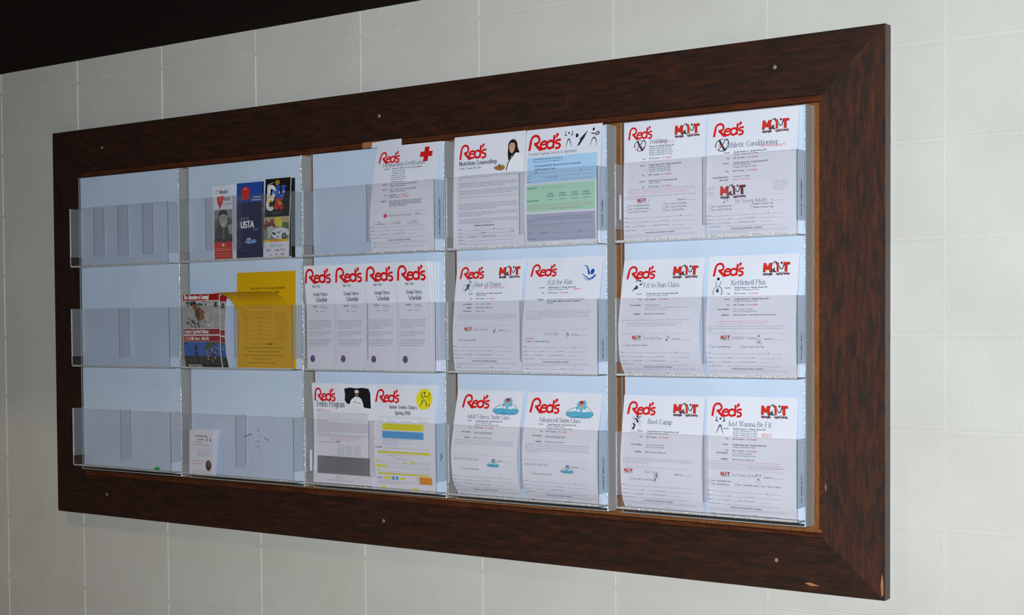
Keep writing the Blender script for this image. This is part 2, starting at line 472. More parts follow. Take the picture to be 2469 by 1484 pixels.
X = 0.66        # x-height (capital height = 1)
bowl = A(.29, .33, .27, .33, 0, 360)
GL = {
    'a': (.58, [A(.27, .20, .22, .20, 0, 360), [(.49, .40), (.49, 0)], A(.27, .44, .22, .22, 20, 150)]),
    'b': (.62, [[(.08, 1), (.08, 0)], A(.32, .33, .24, .33, -180, 180)]),
    'c': (.55, [A(.30, .33, .25, .33, 45, 315)]),
    'd': (.64, [A(.30, .33, .25, .33, 0, 360), [(.55, 1), (.55, 0)]]),
    'e': (.58, [[(.06, .36), (.53, .36)], A(.30, .33, .25, .33, 5, 315)]),
    'f': (.40, [A(.33, .82, .15, .18, 60, 180), [(.18, .82), (.18, 0)], [(.02, X), (.38, X)]]),
    'g': (.62, [A(.30, .36, .24, .30, 0, 360), [(.54, X), (.54, -.08)], A(.30, -.08, .24, .22, -160, 0)]),
    'h': (.64, [[(.10, 1), (.10, 0)], A(.33, .40, .22, .26, 0, 165), [(.55, .40), (.55, 0)]]),
    'i': (.26, [[(.13, X), (.13, 0)], [(.13, .86), (.13, .95)]]),
    'j': (.28, [[(.16, X), (.16, -.12)], A(.04, -.12, .12, .16, -120, 0), [(.16, .86), (.16, .95)]]),
    'k': (.60, [[(.10, 1), (.10, 0)], [(.52, X), (.12, .28)], [(.25, .38), (.54, 0)]]),
    'l': (.26, [[(.13, 1), (.13, 0)]]),
    'm': (.94, [[(.10, X), (.10, 0)], A(.29, .42, .18, .24, 0, 170), [(.47, .42), (.47, 0)], A(.66, .42, .18, .24, 0, 170), [(.84, .42), (.84, 0)]]),
    'n': (.64, [[(.10, X), (.10, 0)], A(.33, .40, .22, .26, 0, 165), [(.55, .40), (.55, 0)]]),
    'o': (.60, [A(.30, .33, .25, .33, 0, 360)]),
    'p': (.62, [[(.08, X), (.08, -.3)], A(.32, .33, .24, .33, -180, 180)]),
    'q': (.62, [A(.30, .33, .24, .33, 0, 360), [(.54, X), (.54, -.3)]]),
    'r': (.44, [[(.10, X), (.10, 0)], A(.30, .42, .19, .24, 50, 170)]),
    's': (.50, [A(.25, .49, .18, .17, 40, 255), A(.25, .17, .19, .17, -145, 80)]),
    't': (.40, [[(.18, .88), (.18, .12)], A(.30, .12, .12, .12, 180, 320), [(.02, X), (.38, X)]]),
    'u': (.64, [[(.10, X), (.10, .24)], A(.32, .24, .22, .24, 180, 350), [(.54, X), (.54, 0)]]),
    'v': (.56, [[(.04, X), (.28, 0)], [(.28, 0), (.52, X)]]),
    'w': (.84, [[(.04, X), (.23, 0)], [(.23, 0), (.42, X)], [(.42, X), (.61, 0)], [(.61, 0), (.80, X)]]),
    'x': (.56, [[(.05, X), (.51, 0)], [(.51, X), (.05, 0)]]),
    'y': (.56, [[(.04, X), (.28, 0)], [(.52, X), (.18, -.28)]]),
    'z': (.52, [[(.05, X), (.47, X)], [(.47, X), (.05, 0)], [(.05, 0), (.47, 0)]]),
    'A': (.78, [[(.04, 0), (.38, 1)], [(.38, 1), (.74, 0)], [(.17, .34), (.61, .34)]]),
    'B': (.70, [[(.10, 1), (.10, 0)], [(.10, 1), (.38, 1)], A(.38, .76, .22, .24, -90, 90), [(.10, .52), (.38, .52)], A(.40, .26, .24, .26, -90, 90), [(.10, 0), (.40, 0)]]),
    'C': (.74, [A(.42, .5, .35, .5, 45, 315)]),
    'D': (.78, [[(.10, 1), (.10, 0)], [(.10, 1), (.34, 1)], A(.34, .5, .37, .5, -90, 90), [(.10, 0), (.34, 0)]]),
    'E': (.66, [[(.10, 1), (.10, 0)], [(.10, 1), (.60, 1)], [(.10, .52), (.50, .52)], [(.10, 0), (.62, 0)]]),
    'F': (.62, [[(.10, 1), (.10, 0)], [(.10, 1), (.58, 1)], [(.10, .52), (.48, .52)]]),
    'G': (.80, [A(.42, .5, .35, .5, 45, 330), [(.50, .44), (.76, .44)], [(.73, .44), (.73, .1)]]),
    'H': (.78, [[(.10, 1), (.10, 0)], [(.68, 1), (.68, 0)], [(.10, .52), (.68, .52)]]),
    'I': (.30, [[(.15, 1), (.15, 0)]]),
    'J': (.46, [[(.32, 1), (.32, .18)], A(.16, .18, .16, .18, -150, 0)]),
    'K': (.74, [[(.10, 1), (.10, 0)], [(.66, 1), (.12, .40)], [(.30, .58), (.70, 0)]]),
    'L': (.62, [[(.10, 1), (.10, 0)], [(.10, 0), (.58, 0)]]),
    'M': (.94, [[(.10, 0), (.10, 1)], [(.10, 1), (.47, .1)], [(.47, .1), (.84, 1)], [(.84, 1), (.84, 0)]]),
    'N': (.80, [[(.10, 0), (.10, 1)], [(.10, 1), (.70, 0)], [(.70, 0), (.70, 1)]]),
    'O': (.82, [A(.41, .5, .35, .5, 0, 360)]),
    'P': (.66, [[(.10, 1), (.10, 0)], [(.10, 1), (.36, 1)], A(.36, .74, .24, .26, -90, 90), [(.10, .48), (.36, .48)]]),
    'Q': (.82, [A(.41, .5, .35, .5, 0, 360), [(.5, .2), (.78, -.08)]]),
    'R': (.74, [[(.10, 1), (.10, 0)], [(.10, 1), (.38, 1)], A(.38, .75, .23, .25, -90, 90), [(.10, .50), (.38, .50)], [(.36, .50), (.70, 0)]]),
    'S': (.60, [A(.30, .74, .22, .25, 30, 255), A(.29, .26, .24, .26, -150, 80)]),
    'T': (.68, [[(.34, 1), (.34, 0)], [(.04, 1), (.64, 1)]]),
    'U': (.78, [[(.10, 1), (.10, .32)], A(.39, .32, .29, .32, 180, 360), [(.68, .32), (.68, 1)]]),
    'V': (.74, [[(.04, 1), (.37, 0)], [(.37, 0), (.70, 1)]]),
    'W': (1.04, [[(.04, 1), (.28, 0)], [(.28, 0), (.52, 1)], [(.52, 1), (.76, 0)], [(.76, 0), (1.0, 1)]]),
    'X': (.74, [[(.05, 1), (.69, 0)], [(.69, 1), (.05, 0)]]),
    'Y': (.72, [[(.04, 1), (.36, .5)], [(.68, 1), (.36, .5)], [(.36, .5), (.36, 0)]]),
    'Z': (.66, [[(.05, 1), (.61, 1)], [(.61, 1), (.05, 0)], [(.05, 0), (.62, 0)]]),
    '0': (.58, [A(.29, .5, .23, .5, 0, 360)]),
    '1': (.50, [[(.12, .82), (.28, 1)], [(.28, 1), (.28, 0)]]),
    '2': (.58, [A(.29, .74, .22, .26, -30, 165), [(.48, .60), (.06, 0)], [(.06, 0), (.52, 0)]]),
    '3': (.58, [A(.27, .76, .21, .24, -90, 150), A(.27, .27, .24, .27, -150, 90)]),
    '4': (.60, [[(.40, 1), (.05, .32)], [(.05, .32), (.56, .32)], [(.42, 1), (.42, 0)]]),
    '5': (.58, [[(.14, 1), (.48, 1)], [(.14, 1), (.10, .56)], A(.27, .32, .24, .32, -150, 130)]),
    '6': (.58, [A(.30, .30, .23, .30, 0, 360), [(.08, .36), (.38, 1)]]),
    '7': (.56, [[(.05, 1), (.52, 1)], [(.52, 1), (.20, 0)]]),
    '8': (.58, [A(.29, .77, .19, .23, 0, 360), A(.29, .27, .23, .27, 0, 360)]),
    '9': (.58, [A(.28, .70, .23, .30, 0, 360), [(.50, .64), (.20, 0)]]),
    '.': (.26, [[(.13, .0), (.13, .10)]]),
    ',': (.26, [[(.15, .08), (.09, -.14)]]),
    ':': (.26, [[(.13, .0), (.13, .10)], [(.13, .48), (.13, .58)]]),
    '!': (.30, [[(.15, 1), (.15, .28)], [(.15, .0), (.15, .10)]]),
    '-': (.40, [[(.06, .34), (.34, .34)]]),
    '/': (.42, [[(.04, -.05), (.38, 1.02)]]),
    "'": (.22, [[(.11, 1), (.11, .76)]]),
    '&': (.80, [A(.34, .78, .17, .20, -40, 220), [(.20, .64), (.70, 0)], A(.32, .24, .26, .24, 120, 330), [(.54, .10), (.72, .42)]]),
    '$': (.60, [A(.30, .74, .22, .22, 30, 255), A(.29, .28, .24, .24, -150, 80), [(.30, 1.08), (.30, -.08)]]),
    '@': (.95, [A(.47, .42, .42, .5, 0, 330), A(.47, .40, .18, .22, 0, 360)]),
    '#': (.66, [[(.22, 1), (.14, 0)], [(.50, 1), (.42, 0)], [(.04, .66), (.62, .66)], [(.04, .34), (.62, .34)]]),
    '(': (.36, [A(.40, .45, .28, .62, 120, 240)]),
    ')': (.36, [A(-.04, .45, .28, .62, -60, 60)]),
    '_': (.60, [[(0, -.02), (.60, -.02)]]),
    '?': (.52, [A(.26, .74, .20, .26, -60, 160), [(.30, .50), (.28, .28)], [(.27, .0), (.27, .10)]]),
    '%': (.8, [A(.2, .78, .13, .2, 0, 360), A(.6, .22, .13, .2, 0, 360), [(.62, 1), (.18, 0)]]),
}


def lin(r, g, b):
    def f(c):
        c /= 255
        return c / 12.92 if c <= 0.04045 else ((c + 0.055) / 1.055) ** 2.4
    return (f(r), f(g), f(b))


INK = (0.022, 0.024, 0.045)
GREY = (0.16, 0.17, 0.24)
SLATE = (0.055, 0.075, 0.13)
RED = (0.68, 0.012, 0.014)
TRED = (0.62, 0.06, 0.05)


class Canvas:
    """flat print gathered as polygons in (u right, v down) inches, each channel one part"""

    def __init__(self):
        self.ch = {}
        self.cur = 'printed_text'
        self.lay = 0
        self.rnd = random.Random(3)

    def use(self, name, lay=0):
        self.cur, self.lay = name, lay

    def poly(self, pts, col, lay=None):
        self.ch.setdefault(self.cur, []).append((pts, col, self.lay if lay is None else lay))

    def rect(self, u0, v0, u1, v1, col, lay=None):
        n = max(1, int(abs(v1 - v0) / 0.45))
        for k in range(n):
            a = v0 + (v1 - v0) * k / n
            b = v0 + (v1 - v0) * (k + 1) / n
            self.poly([(u0, a), (u1, a), (u1, b), (u0, b)], col, lay)

    def seg(self, a, b, wa, wb, col, lay=None):
        dx, dy = b[0] - a[0], b[1] - a[1]
        L = math.hypot(dx, dy)
        if L < 1e-6: return
        nx, ny = -dy / L / 2, dx / L / 2
        self.poly([(a[0] + nx * wa, a[1] + ny * wa), (b[0] + nx * wb, b[1] + ny * wb), (b[0] - nx * wb, b[1] - ny * wb), (a[0] - nx * wa, a[1] - ny * wa)], col, lay)

    def line(self, pts, w, col, lay=None, w2=None):
        n = len(pts) - 1
        w2 = w if w2 is None else w2
        for i in range(n):
            wa = w + (w2 - w) * i / n
            wb = w + (w2 - w) * (i + 1) / n
            self.seg(pts[i], pts[i + 1], wa, wb, col, lay)
        for i in range(1, n):
            ww = (w + (w2 - w) * i / n) / 2
            p = pts[i]
            self.poly([(p[0] + ww * math.cos(k * math.pi / 3), p[1] + ww * math.sin(k * math.pi / 3)) for k in range(6)], col, lay)

    def ell(self, cu, cv, ru, rv, col, n=14, lay=None, rot=0):
        c, s = math.cos(rot), math.sin(rot)
        P = []
        for k in range(n):
            a = 2 * math.pi * k / n
            x, y = ru * math.cos(a), rv * math.sin(a)
            P.append((cu + x * c - y * s, cv + x * s + y * c))
        self.poly(P, col, lay)

    def arc(self, cu, cv, ru, rv, a0, a1, w, col, n=8, w2=None, lay=None):
        P = [(cu + ru * math.cos(math.radians(a0 + (a1 - a0) * k / n)), cv - rv * math.sin(math.radians(a0 + (a1 - a0) * k / n))) for k in range(n + 1)]
        self.line(P, w, col, lay, w2)

    def width(self, s, size, track=1.0, cond=1.0):
        return sum((GL.get(c, (.34, 0))[0] + 0.06) * track for c in s) * size * cond

    def text(self, s, u, v, size, col=INK, align='l', weight=.12, serif=False, slant=0.0, cond=1.0, track=1.0, q=None):
        """v is the base line, size the height of a capital"""
        wd = self.width(s, size, track, cond)
        if align == 'c': u -= wd / 2
        if align == 'r': u -= wd
        q = q or (2 if size < .16 else 5 if size < .5 else 8)

        def T(p):
            return (u + (p[0] * cond + p[1] * slant) * size, v - p[1] * size)
        for c in s:
            g = GL.get(c)
            if g is None:
                u += .40 * track * size * cond
                continue
            for st in g[1]:
                if st[0] == 'a':
                    _, cx, cy, rx, ry, a0, a1 = st
                    n = max(2, int(round(abs(a1 - a0) / 180 * q)))
                    pts = [(cx + rx * math.cos(math.radians(a0 + (a1 - a0) * k / n)), cy + ry * math.sin(math.radians(a0 + (a1 - a0) * k / n))) for k in range(n + 1)]
                else:
                    pts = st
                for a, b in zip(pts, pts[1:]):
                    dx, dy = b[0] - a[0], b[1] - a[1]
                    L = math.hypot(dx, dy)
                    w = weight
                    e = 0.0
                    if serif:
                        if st[0] != 'a' and dx > 0.05 and dy > 0.2 and c in 'AVWvwyMNUX':
                            w = weight * .5
                        else:
                            w = weight * (.42 + .68 * (abs(dy) / L) ** 1.5)
                    if size >= .16:
                        e = w * .22 / L
                    A2 = (a[0] - dx * e, a[1] - dy * e)
                    B2 = (b[0] + dx * e, b[1] + dy * e)
                    pa, pb = T(A2), T(B2)
                    self.seg(pa, pb, w * size, w * size, col)
                if serif and st[0] != 'a' and size >= .16:
                    for (p, o) in ((pts[0], pts[1]), (pts[-1], pts[-2])):
                        dx, dy = p[0] - o[0], p[1] - o[1]
                        if abs(dy) > .3 and abs(dy) > abs(dx) and min(abs(p[1] - t) for t in (0, 1, X, -.3)) < .02 and not (c in 'AMNVvwWy' and abs(dx) > .1 and (p[1] == 0 and c in 'VvwW' or p[1] == 1 and c == 'A')):
                            half = .13 if not (p[1] > .5 and c in 'bdhklnmrpiuI') or c == 'I' else .07
                            off = 0 if half == .13 else -.05
                            self.seg(T((p[0] - half + off, p[1])), T((p[0] + half + off, p[1])), weight * .36 * size, weight * .36 * size, col)
            u += (g[0] + .06) * track * size * cond
        return u

    def scrawl(self, u0, u1, v, size=.085, col=GREY, weight=.16, tight=1.0):
        """a line of print too fine to read: strokes grouped like words, no letters"""
        r = self.rnd
        u = u0
        while u < u1 - size:
            n = r.randint(2, 8)
            for k in range(n):
                if u > u1: break
                h = size * (r.choice((.62, .62, .66, 1.0)))
                w = size * weight
                self.poly([(u, v - h), (u + w, v - h), (u + w, v), (u, v)], col)
                if r.random() < .7:
                    vv = v - r.choice((.0, .3, .6)) * size
                    self.poly([(u, vv - w * .8), (u + size * .5, vv - w * .8), (u + size * .5, vv), (u, vv)], col)
                u += size * .62 * tight
            u += size * .45

    def para(self, u0, u1, v, n, dv=.135, size=.085, col=GREY, last=.5, **k):
        for i in range(n):
            self.scrawl(u0, u1 if i < n - 1 else u0 + (u1 - u0) * last, v + i * dv, size, col, **k)

    def squeeze(self, k):
        for n in self.ch:
            self.ch[n] = [([(p[0], p[1] * k) for p in pts], c, l) for pts, c, l in self.ch[n]]

    def rule(self, u0, u1, v, w=.018, col=GREY):
        self.rect(u0, v - w / 2, u1, v + w / 2, col)

    def dashes(self, u0, u1, v, col=GREY, step=.14):
        u = u0
        while u < u1:
            self.rect(u, v - .01, u + step * .55, v + .01, col)
            u += step

    def tick(self, u, v, s=.24):
        for a, b in (((u, v), (u + s, v)), ((u + s, v), (u + s, v - s)), ((u + s, v - s), (u, v - s)), ((u, v - s), (u, v))):
            self.seg(a, b, .018, .018, GREY)

    # ---- marks
    def reds(self, u, v, w, col=RED, h=None):
        """the red hand-drawn club lettering; u, v = top left, w = width"""
        old = self.cur
        self.cur = 'club_logo'
        s = w / 1.86
        hy = (h / s if h else 1.02)

        def P(x, y):
            return (u + (x + .06 * y) * s, v + (1.0 - y) * hy * s)

        def L(pts, a=.115, b=None):
            self.line([P(*p) for p in pts], a * s, col, None, (b or a) * s)

        def C(cx, cy, rx, ry, a0, a1, a=.115, n=12, b=None):
            L([(cx + rx * math.cos(math.radians(a0 + (a1 - a0) * k / n)), cy + ry * math.sin(math.radians(a0 + (a1 - a0) * k / n))) for k in range(n + 1)], a, b)
        L([(.03, -.02), (.07, .62)], .14)
        C(.32, .62, .25, .34, 180, 0, .125)
        C(.36, .62, .21, .20, 0, -90, .125, 6)
        L([(.36, .42), (.27, .42)], .12)
        L([(.33, .42), (.66, .02)], .15)
        L([(.62, .0), (.80, .0)], .10)
        L([(.70, .33), (1.04, .33)], .10)
        C(.86, .29, .20, .25, 0, 320, .115)
        C(1.24, .29, .20, .25, 0, 360, .125, 14)
        L([(1.43, .02), (1.43, .90)], .13)
        L([(1.56, .80), (1.55, .70)], .10)
        self.ell(*P(1.60, .90), .085 * s, .085 * s, col)
        C(1.68, .42, .13, .12, 70, 250, .11, 8)
        L([(1.60, .33), (1.80, .30)], .10)
        C(1.66, .16, .16, .15, 60, -130, .12, 8)
        L([(1.62, .54), (1.84, .56)], .11)
        self.cur = old

    def matt(self, u, v, w, sub=True, small=False):
        old = self.cur
        self.cur = 'small_class_logo' if small else 'class_logo'
        s = w / 3.3
        l2 = self.lay + 2
        R = (0.66, .03, .022)
        D = (.018, .016, .022)

        def Lr(pts, a=.24, col=R):
            q = [(u + x * s, v + (1.15 - y) * s) for x, y in pts]
            for i in range(len(q) - 1):
                self.seg(q[i], q[i + 1], a * s, a * s, col)
        # thin dark lining behind the red letters
        for off, col in ((.05, (.10, .02, .02)), (0, R)):
            def S(pts, a=.30):
                Lr([(x + off, y - off) for x, y in pts], a, col)
            S([(.10, .10), (.14, 1.12)]); S([(.14, 1.05), (.50, .38)]); S([(.50, .38), (.86, 1.05)]); S([(.84, 1.12), (.90, .10)])
            S([(1.72, 1.12), (1.76, .10)], .24); S([(1.48, 1.02), (1.80, 1.02)], .16)
            S([(2.74, 1.12), (2.78, .10)], .32); S([(2.42, 1.02), (3.22, 1.02)], .26)
        if not small or True:
            P = lambda x, y: (u + x * s, v + (1.15 - y) * s)
            self.line([P(1.02, .74), P(1.12, 1.02), P(1.34, 1.20), P(1.56, 1.18), P(1.58, 1.02)], .05 * s, D, l2, .16 * s)
            self.line([P(1.52, .05), P(1.30, .30), P(1.38, .46), P(1.18, .30), P(.98, -.02)], .17 * s, D, l2, .12 * s)
            self.line([P(1.14, .06), P(1.40, .12), P(1.60, .02)], .12 * s, D, l2)
            self.line([P(.98, -.02), P(.90, -.22), P(.78, -.46)], .10 * s, D, l2, .03 * s)
            self.ell(*P(2.24, 1.06), .12 * s, .14 * s, D, 10, l2)
            self.line([P(2.02, .78), P(2.04, .50), P(2.20, .36), P(2.40, .44), P(2.46, .72), P(2.60, .92)], .08 * s, D, l2, .13 * s)
        if sub:
            if small:
                self.rect(u + .05 * s, v + 1.28 * s, u + 3.2 * s, v + 1.38 * s, D)
            else:
                self.text('Maximum', u + .02 * s, v + 1.44 * s, .26 * s, (.10, .015, .03), weight=.24, cond=.86)
                self.text('Agility', u + 1.62 * s, v + 1.42 * s, .26 * s, (.10, .015, .03), weight=.24, cond=.86)
                self.text('Training', u + 2.32 * s, v + 1.40 * s, .26 * s, (.10, .015, .03), weight=.24, cond=.78)
                self.rect(u + .04 * s, v + 1.20 * s, u + 1.1 * s, v + 1.23 * s, D)
        self.cur = old


def build_print(cv, at, parent, lift=.012):
    for name, polys in cv.ch.items():
        vs, fs, cols = [], [], []
        base = origin_of(parent)
        for k, (pts, col, lay) in enumerate(polys):
            n0 = len(vs)
            for p in pts:
                vs.append(tuple(at(p[0], p[1], lift + lay * .010 + (k % 40) * .0002) - base))
            fs.append(tuple(range(n0, n0 + len(pts))))
            cols += [(*col, 1)] * len(pts)
        me = bpy.data.meshes.new(name)
        me.from_pydata(vs, [], fs)
        ca = me.color_attributes.new('ink', 'FLOAT_COLOR', 'CORNER')
        ca.data.foreach_set('color', [c for q in cols for c in q])
        me.materials.append(M['ink'])
        o = bpy.data.objects.new(name, me)
        link(o, parent)


# ------------------------------------------------------------------ the five clear racks
RACKS = [(18.45, 36.95), (38.35, 56.92), (58.25, 76.95), (78.05, 96.42), (97.90, 116.52)]
RT, RB = -12.33, -48.45                        # top and bottom of every rack
POCK = [(-16.28, -23.50), (-28.55, -35.68), (-40.78, -47.93)]   # top and bottom of the three pockets
YF, YP = 2.15, 3.78                            # face of the rack, front of the pockets
ORD = ['leftmost', 'second from the left', 'middle', 'second from the right', 'rightmost']
RACK_LABEL = [
    'clear acrylic wall rack with three pockets, all of them empty, at the left end',
    'clear acrylic wall rack holding the blue brochure and the yellow flyers',
    'clear acrylic wall rack with a middle pocket full of four narrow fitness brochures',
    'clear acrylic wall rack with the nutrition flyer at its top, left of the end rack',
    'clear acrylic wall rack nearest the orange backing strip at the right end',
]
SIDE_TEXT = {(2, 0): 'LIFEGUARDING CERTIFICATION', (3, 0): 'PERSONAL TRAINING', (3, 1): 'H2O FOR KIDS', (3, 2): 'ADVANCED SWIM CLASS',
             (4, 0): 'ATHLETIC CONDITIONING', (4, 1): 'KETTLEBELL PLUS', (4, 2): 'JUST WANNA BE FIT', (2, 2): 'Flyer'}
DIV = {(0, 0): (.25, .5, .75), (1, 0): (.25, .5, .75)}


def make_rack(k):
    x0, x1 = RACKS[k]
    t = empty('wall_rack', W((x0 + x1) / 2, 0.5, RB))
    tag(t, RACK_LABEL[k], 'brochure rack', 'clear three-pocket racks mounted side by side on the board')
    bm = bmesh.new(); box(bm, x0 + .42, x1 - .03, YF - .14, YF - .02, RB + .30, RT - .06)
    tag(mk('backing_insert', bm, M['insert'], t), 'pale blue-white insert panel')
    # returns of the tray: right, left, top, bottom, each a thin sheet with rounded front corners
    bm = bmesh.new()
    r = .12
    box(bm, x1 - .09, x1, .5, YF - r, RB, RT, 0, 1)
    mk('side_return', bm, [M['return'], M['bend']], t)
    bm = bmesh.new()
    box(bm, x0, x0 + .09, .5, YF - r, RB, RT, 0, 1)
    mk('side_return', bm, [M['clear'], M['bend']], t)
    bm = bmesh.new(); box(bm, x0 + .1, x1 - .1, .5, YF, RT - .07, RT, 0, 1)
    mk('top_return', bm, [M['film'], M['edge']], t)
    bm = bmesh.new(); box(bm, x0 + .1, x1 - .1, .5, YF, RB, RB + .09, 0, 1)
    mk('bottom_return', bm, [M['return'], M['bend']], t)
    for xe, sx in ((x0, 1), (x1, -1)):
        bm = bmesh.new()
        cx, cy = xe + sx * r, YF - r
        ring = []
        for i in range(5):
            a = i / 4 * math.pi / 2
            ring.append((cx - sx * r * math.cos(a), cy + r * math.sin(a)))
        ring += [(cx, cy)]
        a = [bm.verts.new(W(p[0], p[1], RB)) for p in ring]
        b = [bm.verts.new(W(p[0], p[1], RT)) for p in ring]
        bm.faces.new(a); bm.faces.new(b)
        for i in range(len(ring)):
            j = (i + 1) % len(ring)
            bm.faces.new((a[i], a[j], b[j], b[i]))
        mk('corner_edge', bm, M['bend'], t)
    for row, (zt, zb) in enumerate(POCK):
        px0, px1 = x0 + .42, x1 - .02
        rr = .17
        prof = [(YF + .01, zb + .05), (YP - rr - .05, zb + .05)]
        prof += [(YP - .05 - rr + rr * math.sin(a), zb + .05 + rr - rr * math.cos(a)) for a in [math.radians(q) for q in (18, 36, 54, 72, 90)]]
        prof += [(YP - .05, zt)]
        bm = bmesh.new()
        n = len(prof)
        ribbon(bm, prof, px0, px1, .10, lambda i: 1 if 1 <= i < n - 2 else 0, 2, 1)  # left end painted bright like a flash glint, right end left dark
        bmesh.ops.recalc_face_normals(bm, faces=bm.faces)
        pk = mk('pocket', bm, [M['clear'], M['sill_glint'], M['edge']], t)
        zs = zb + 1.28
        bm = bmesh.new(); box(bm, px1 - .10, px1, YF + .02, YP - .11, zs, zt - .02, 0, 1)
        sp = mk('side_panel', bm, [M['film'], M['edge']], pk)
        bm = bmesh.new(); box(bm, px0, px0 + .10, YF + .02, YP - .11, zs, zt - .02, 0, 1)
        mk('side_panel', bm, [M['film'], M['bend']], pk)
        for fr in DIV.get((k, row), (.5,)):
            xd = px0 + (px1 - px0) * fr
            bm = bmesh.new(); box(bm, xd - .045, xd + .045, YF + .02, YP - .11, zs, zt - .02, 0, 1)
            mk('divider', bm, [M['clear'], M['edge']], pk)
        tx = SIDE_TEXT.get((k, row))
        if tx:
            cv = Canvas()
            cv.use('name_label')
            size = .26 if tx != 'Flyer' else .36
            L = cv.width(tx, size, 1.0, .78)
            L = min(L, 4.9)
            cond = .78 * min(1, 4.9 / cv.width(tx, size, 1.0, .78))
            z0 = zs + .25 if tx != 'Flyer' else zs + 2.0
            cv.text(tx, .1, .0, size, (.14, .18, .26), weight=.12, cond=cond)
            if tx != 'Flyer':
                for a, b in (((-.05, .18), (L + .25, .18)), ((-.05, -.5), (L + .25, -.5)), ((-.05, .18), (-.05, -.5)), ((L + .25, .18), (L + .25, -.5))):
                    cv.seg(a, b, .02, .02, (.35, .42, .52))
            yc = 2.80

            def at(u, v, off, yc=yc, z0=z0, px1=px1):
                # faces +X, reads upwards: letter tops point towards the wall
                return W(px1 + off, yc - v, z0 + u)
            build_print(cv, at, pk, .01)
    return t


for k in range(5):
    make_rack(k)


# ------------------------------------------------------------------ sheets in the pockets
class Sheet:
    """a curved printed sheet; prof = (Y, Z) from its top edge down, x0 = its left edge"""

    def __init__(self, name, x0, w, prof, label, cat='flyer', mat='paper', thick=.05, group=None, lean=0.0, tilt=0.0, nv=28, back_drop=0.0):
        # smooth the profile
        P = [Vector((y, z)) for y, z in prof]
        pts = []
        for i in range(len(P) - 1):
            p0 = P[i - 1] if i else P[0] * 2 - P[1]
            p1, p2 = P[i], P[i + 1]
            p3 = P[i + 2] if i + 2 < len(P) else P[-1] * 2 - P[-2]
            for k in range(8):
                t = k / 8
                pts.append(0.5 * ((2 * p1) + (p2 - p0) * t + (2 * p0 - 5 * p1 + 4 * p2 - p3) * t * t + (3 * p1 - p0 - 3 * p2 + p3) * t ** 3))
        pts.append(P[-1])
        s = [0.0]
        for a, b in zip(pts, pts[1:]):
            s.append(s[-1] + (b - a).length)
        self.pts, self.s, self.H = pts, s, s[-1]
        self.x0, self.w, self.lean, self.tilt = x0, w, lean, tilt
        self.k = 0
        org = W(x0 + w / 2, pts[-1].x, pts[-1].y)
        bm = bmesh.new()
        rows = []
        for i in range(nv + 1):
            v = self.H * i / nv
            rows.append([bm.verts.new(self.at(0, v, 0)), bm.verts.new(self.at(w / 2, v, 0)), bm.verts.new(self.at(w, v, 0)),
                         bm.verts.new(self.at(w, v, -thick)), bm.verts.new(self.at(0, v, -thick))])
        for i in range(nv):
            a, b = rows[i], rows[i + 1]
            for j in range(5):
                jj = (j + 1) % 5
                bm.faces.new((a[j], a[jj], b[jj], b[j]))
        bm.faces.new(rows[0]); bm.faces.new(rows[-1])
        self.o = mk(name, bm, M[mat], origin=org)
        tag(self.o, label, cat, group)
        self.cv = Canvas()

    def at(self, u, v, off):
        v = min(max(v, 0), self.H)
        s = self.s
        lo, hi = 0, len(s) - 2
        while lo < hi:
            m = (lo + hi + 1) // 2
            if s[m] <= v: lo = m
            else: hi = m - 1
        a, b = self.pts[lo], self.pts[lo + 1]
        L = (b - a).length or 1
        t = (v - s[lo]) / L
        p = a + (b - a) * t
        # blended normal
        def nrm(i):
            i = max(0, min(len(self.pts) - 2, i))
            d = self.pts[i + 1] - self.pts[i]
            d.normalize()
            return Vector((-d.y, d.x))
        n = nrm(lo - 1) * (1 - t) * .5 + nrm(lo) * .5 + nrm(lo + 1) * t * .5
        n.normalize()
        f = 1 - v / self.H
        return W(self.x0 + u + self.lean * f, p.x + n.x * off, p.y + n.y * off + self.tilt * (u / self.w - .5))

    def done(self):
        build_print(self.cv, self.at, self.o)
        return self.o


def lo(zb):
    return zb + .12


def prof_straight(zt, zb, y0=2.28, y1=2.9):
    return [(y0, zt), (y0 + (y1 - y0) * .5, (zt + zb) / 2), (y1, zb)]


def prof_bow(zt, zb, yt=2.25, ym=3.35, yb=2.35, at=.62):
    H = zt - zb
    return [(yt, zt), (yt + (ym - yt) * .42, zt - H * .22), (yt + (ym - yt) * .85, zt - H * (at - .15)), (ym, zt - H * at),
            (ym - (ym - yb) * .25, zt - H * .86), (yb, zb)]


def row(cv, v, label, items, lu=2.3, tu=2.7, size=.135):
    """label right-aligned at lu; items = [(text, colour)] running from tu"""
    if label:
        cv.text(label, lu, v, size, INK, 'r', .20)
    u = tu
    for tx, col, wt in items:
        u = cv.text(tx, u, v, size, col, 'l', wt, cond=.92) + .06


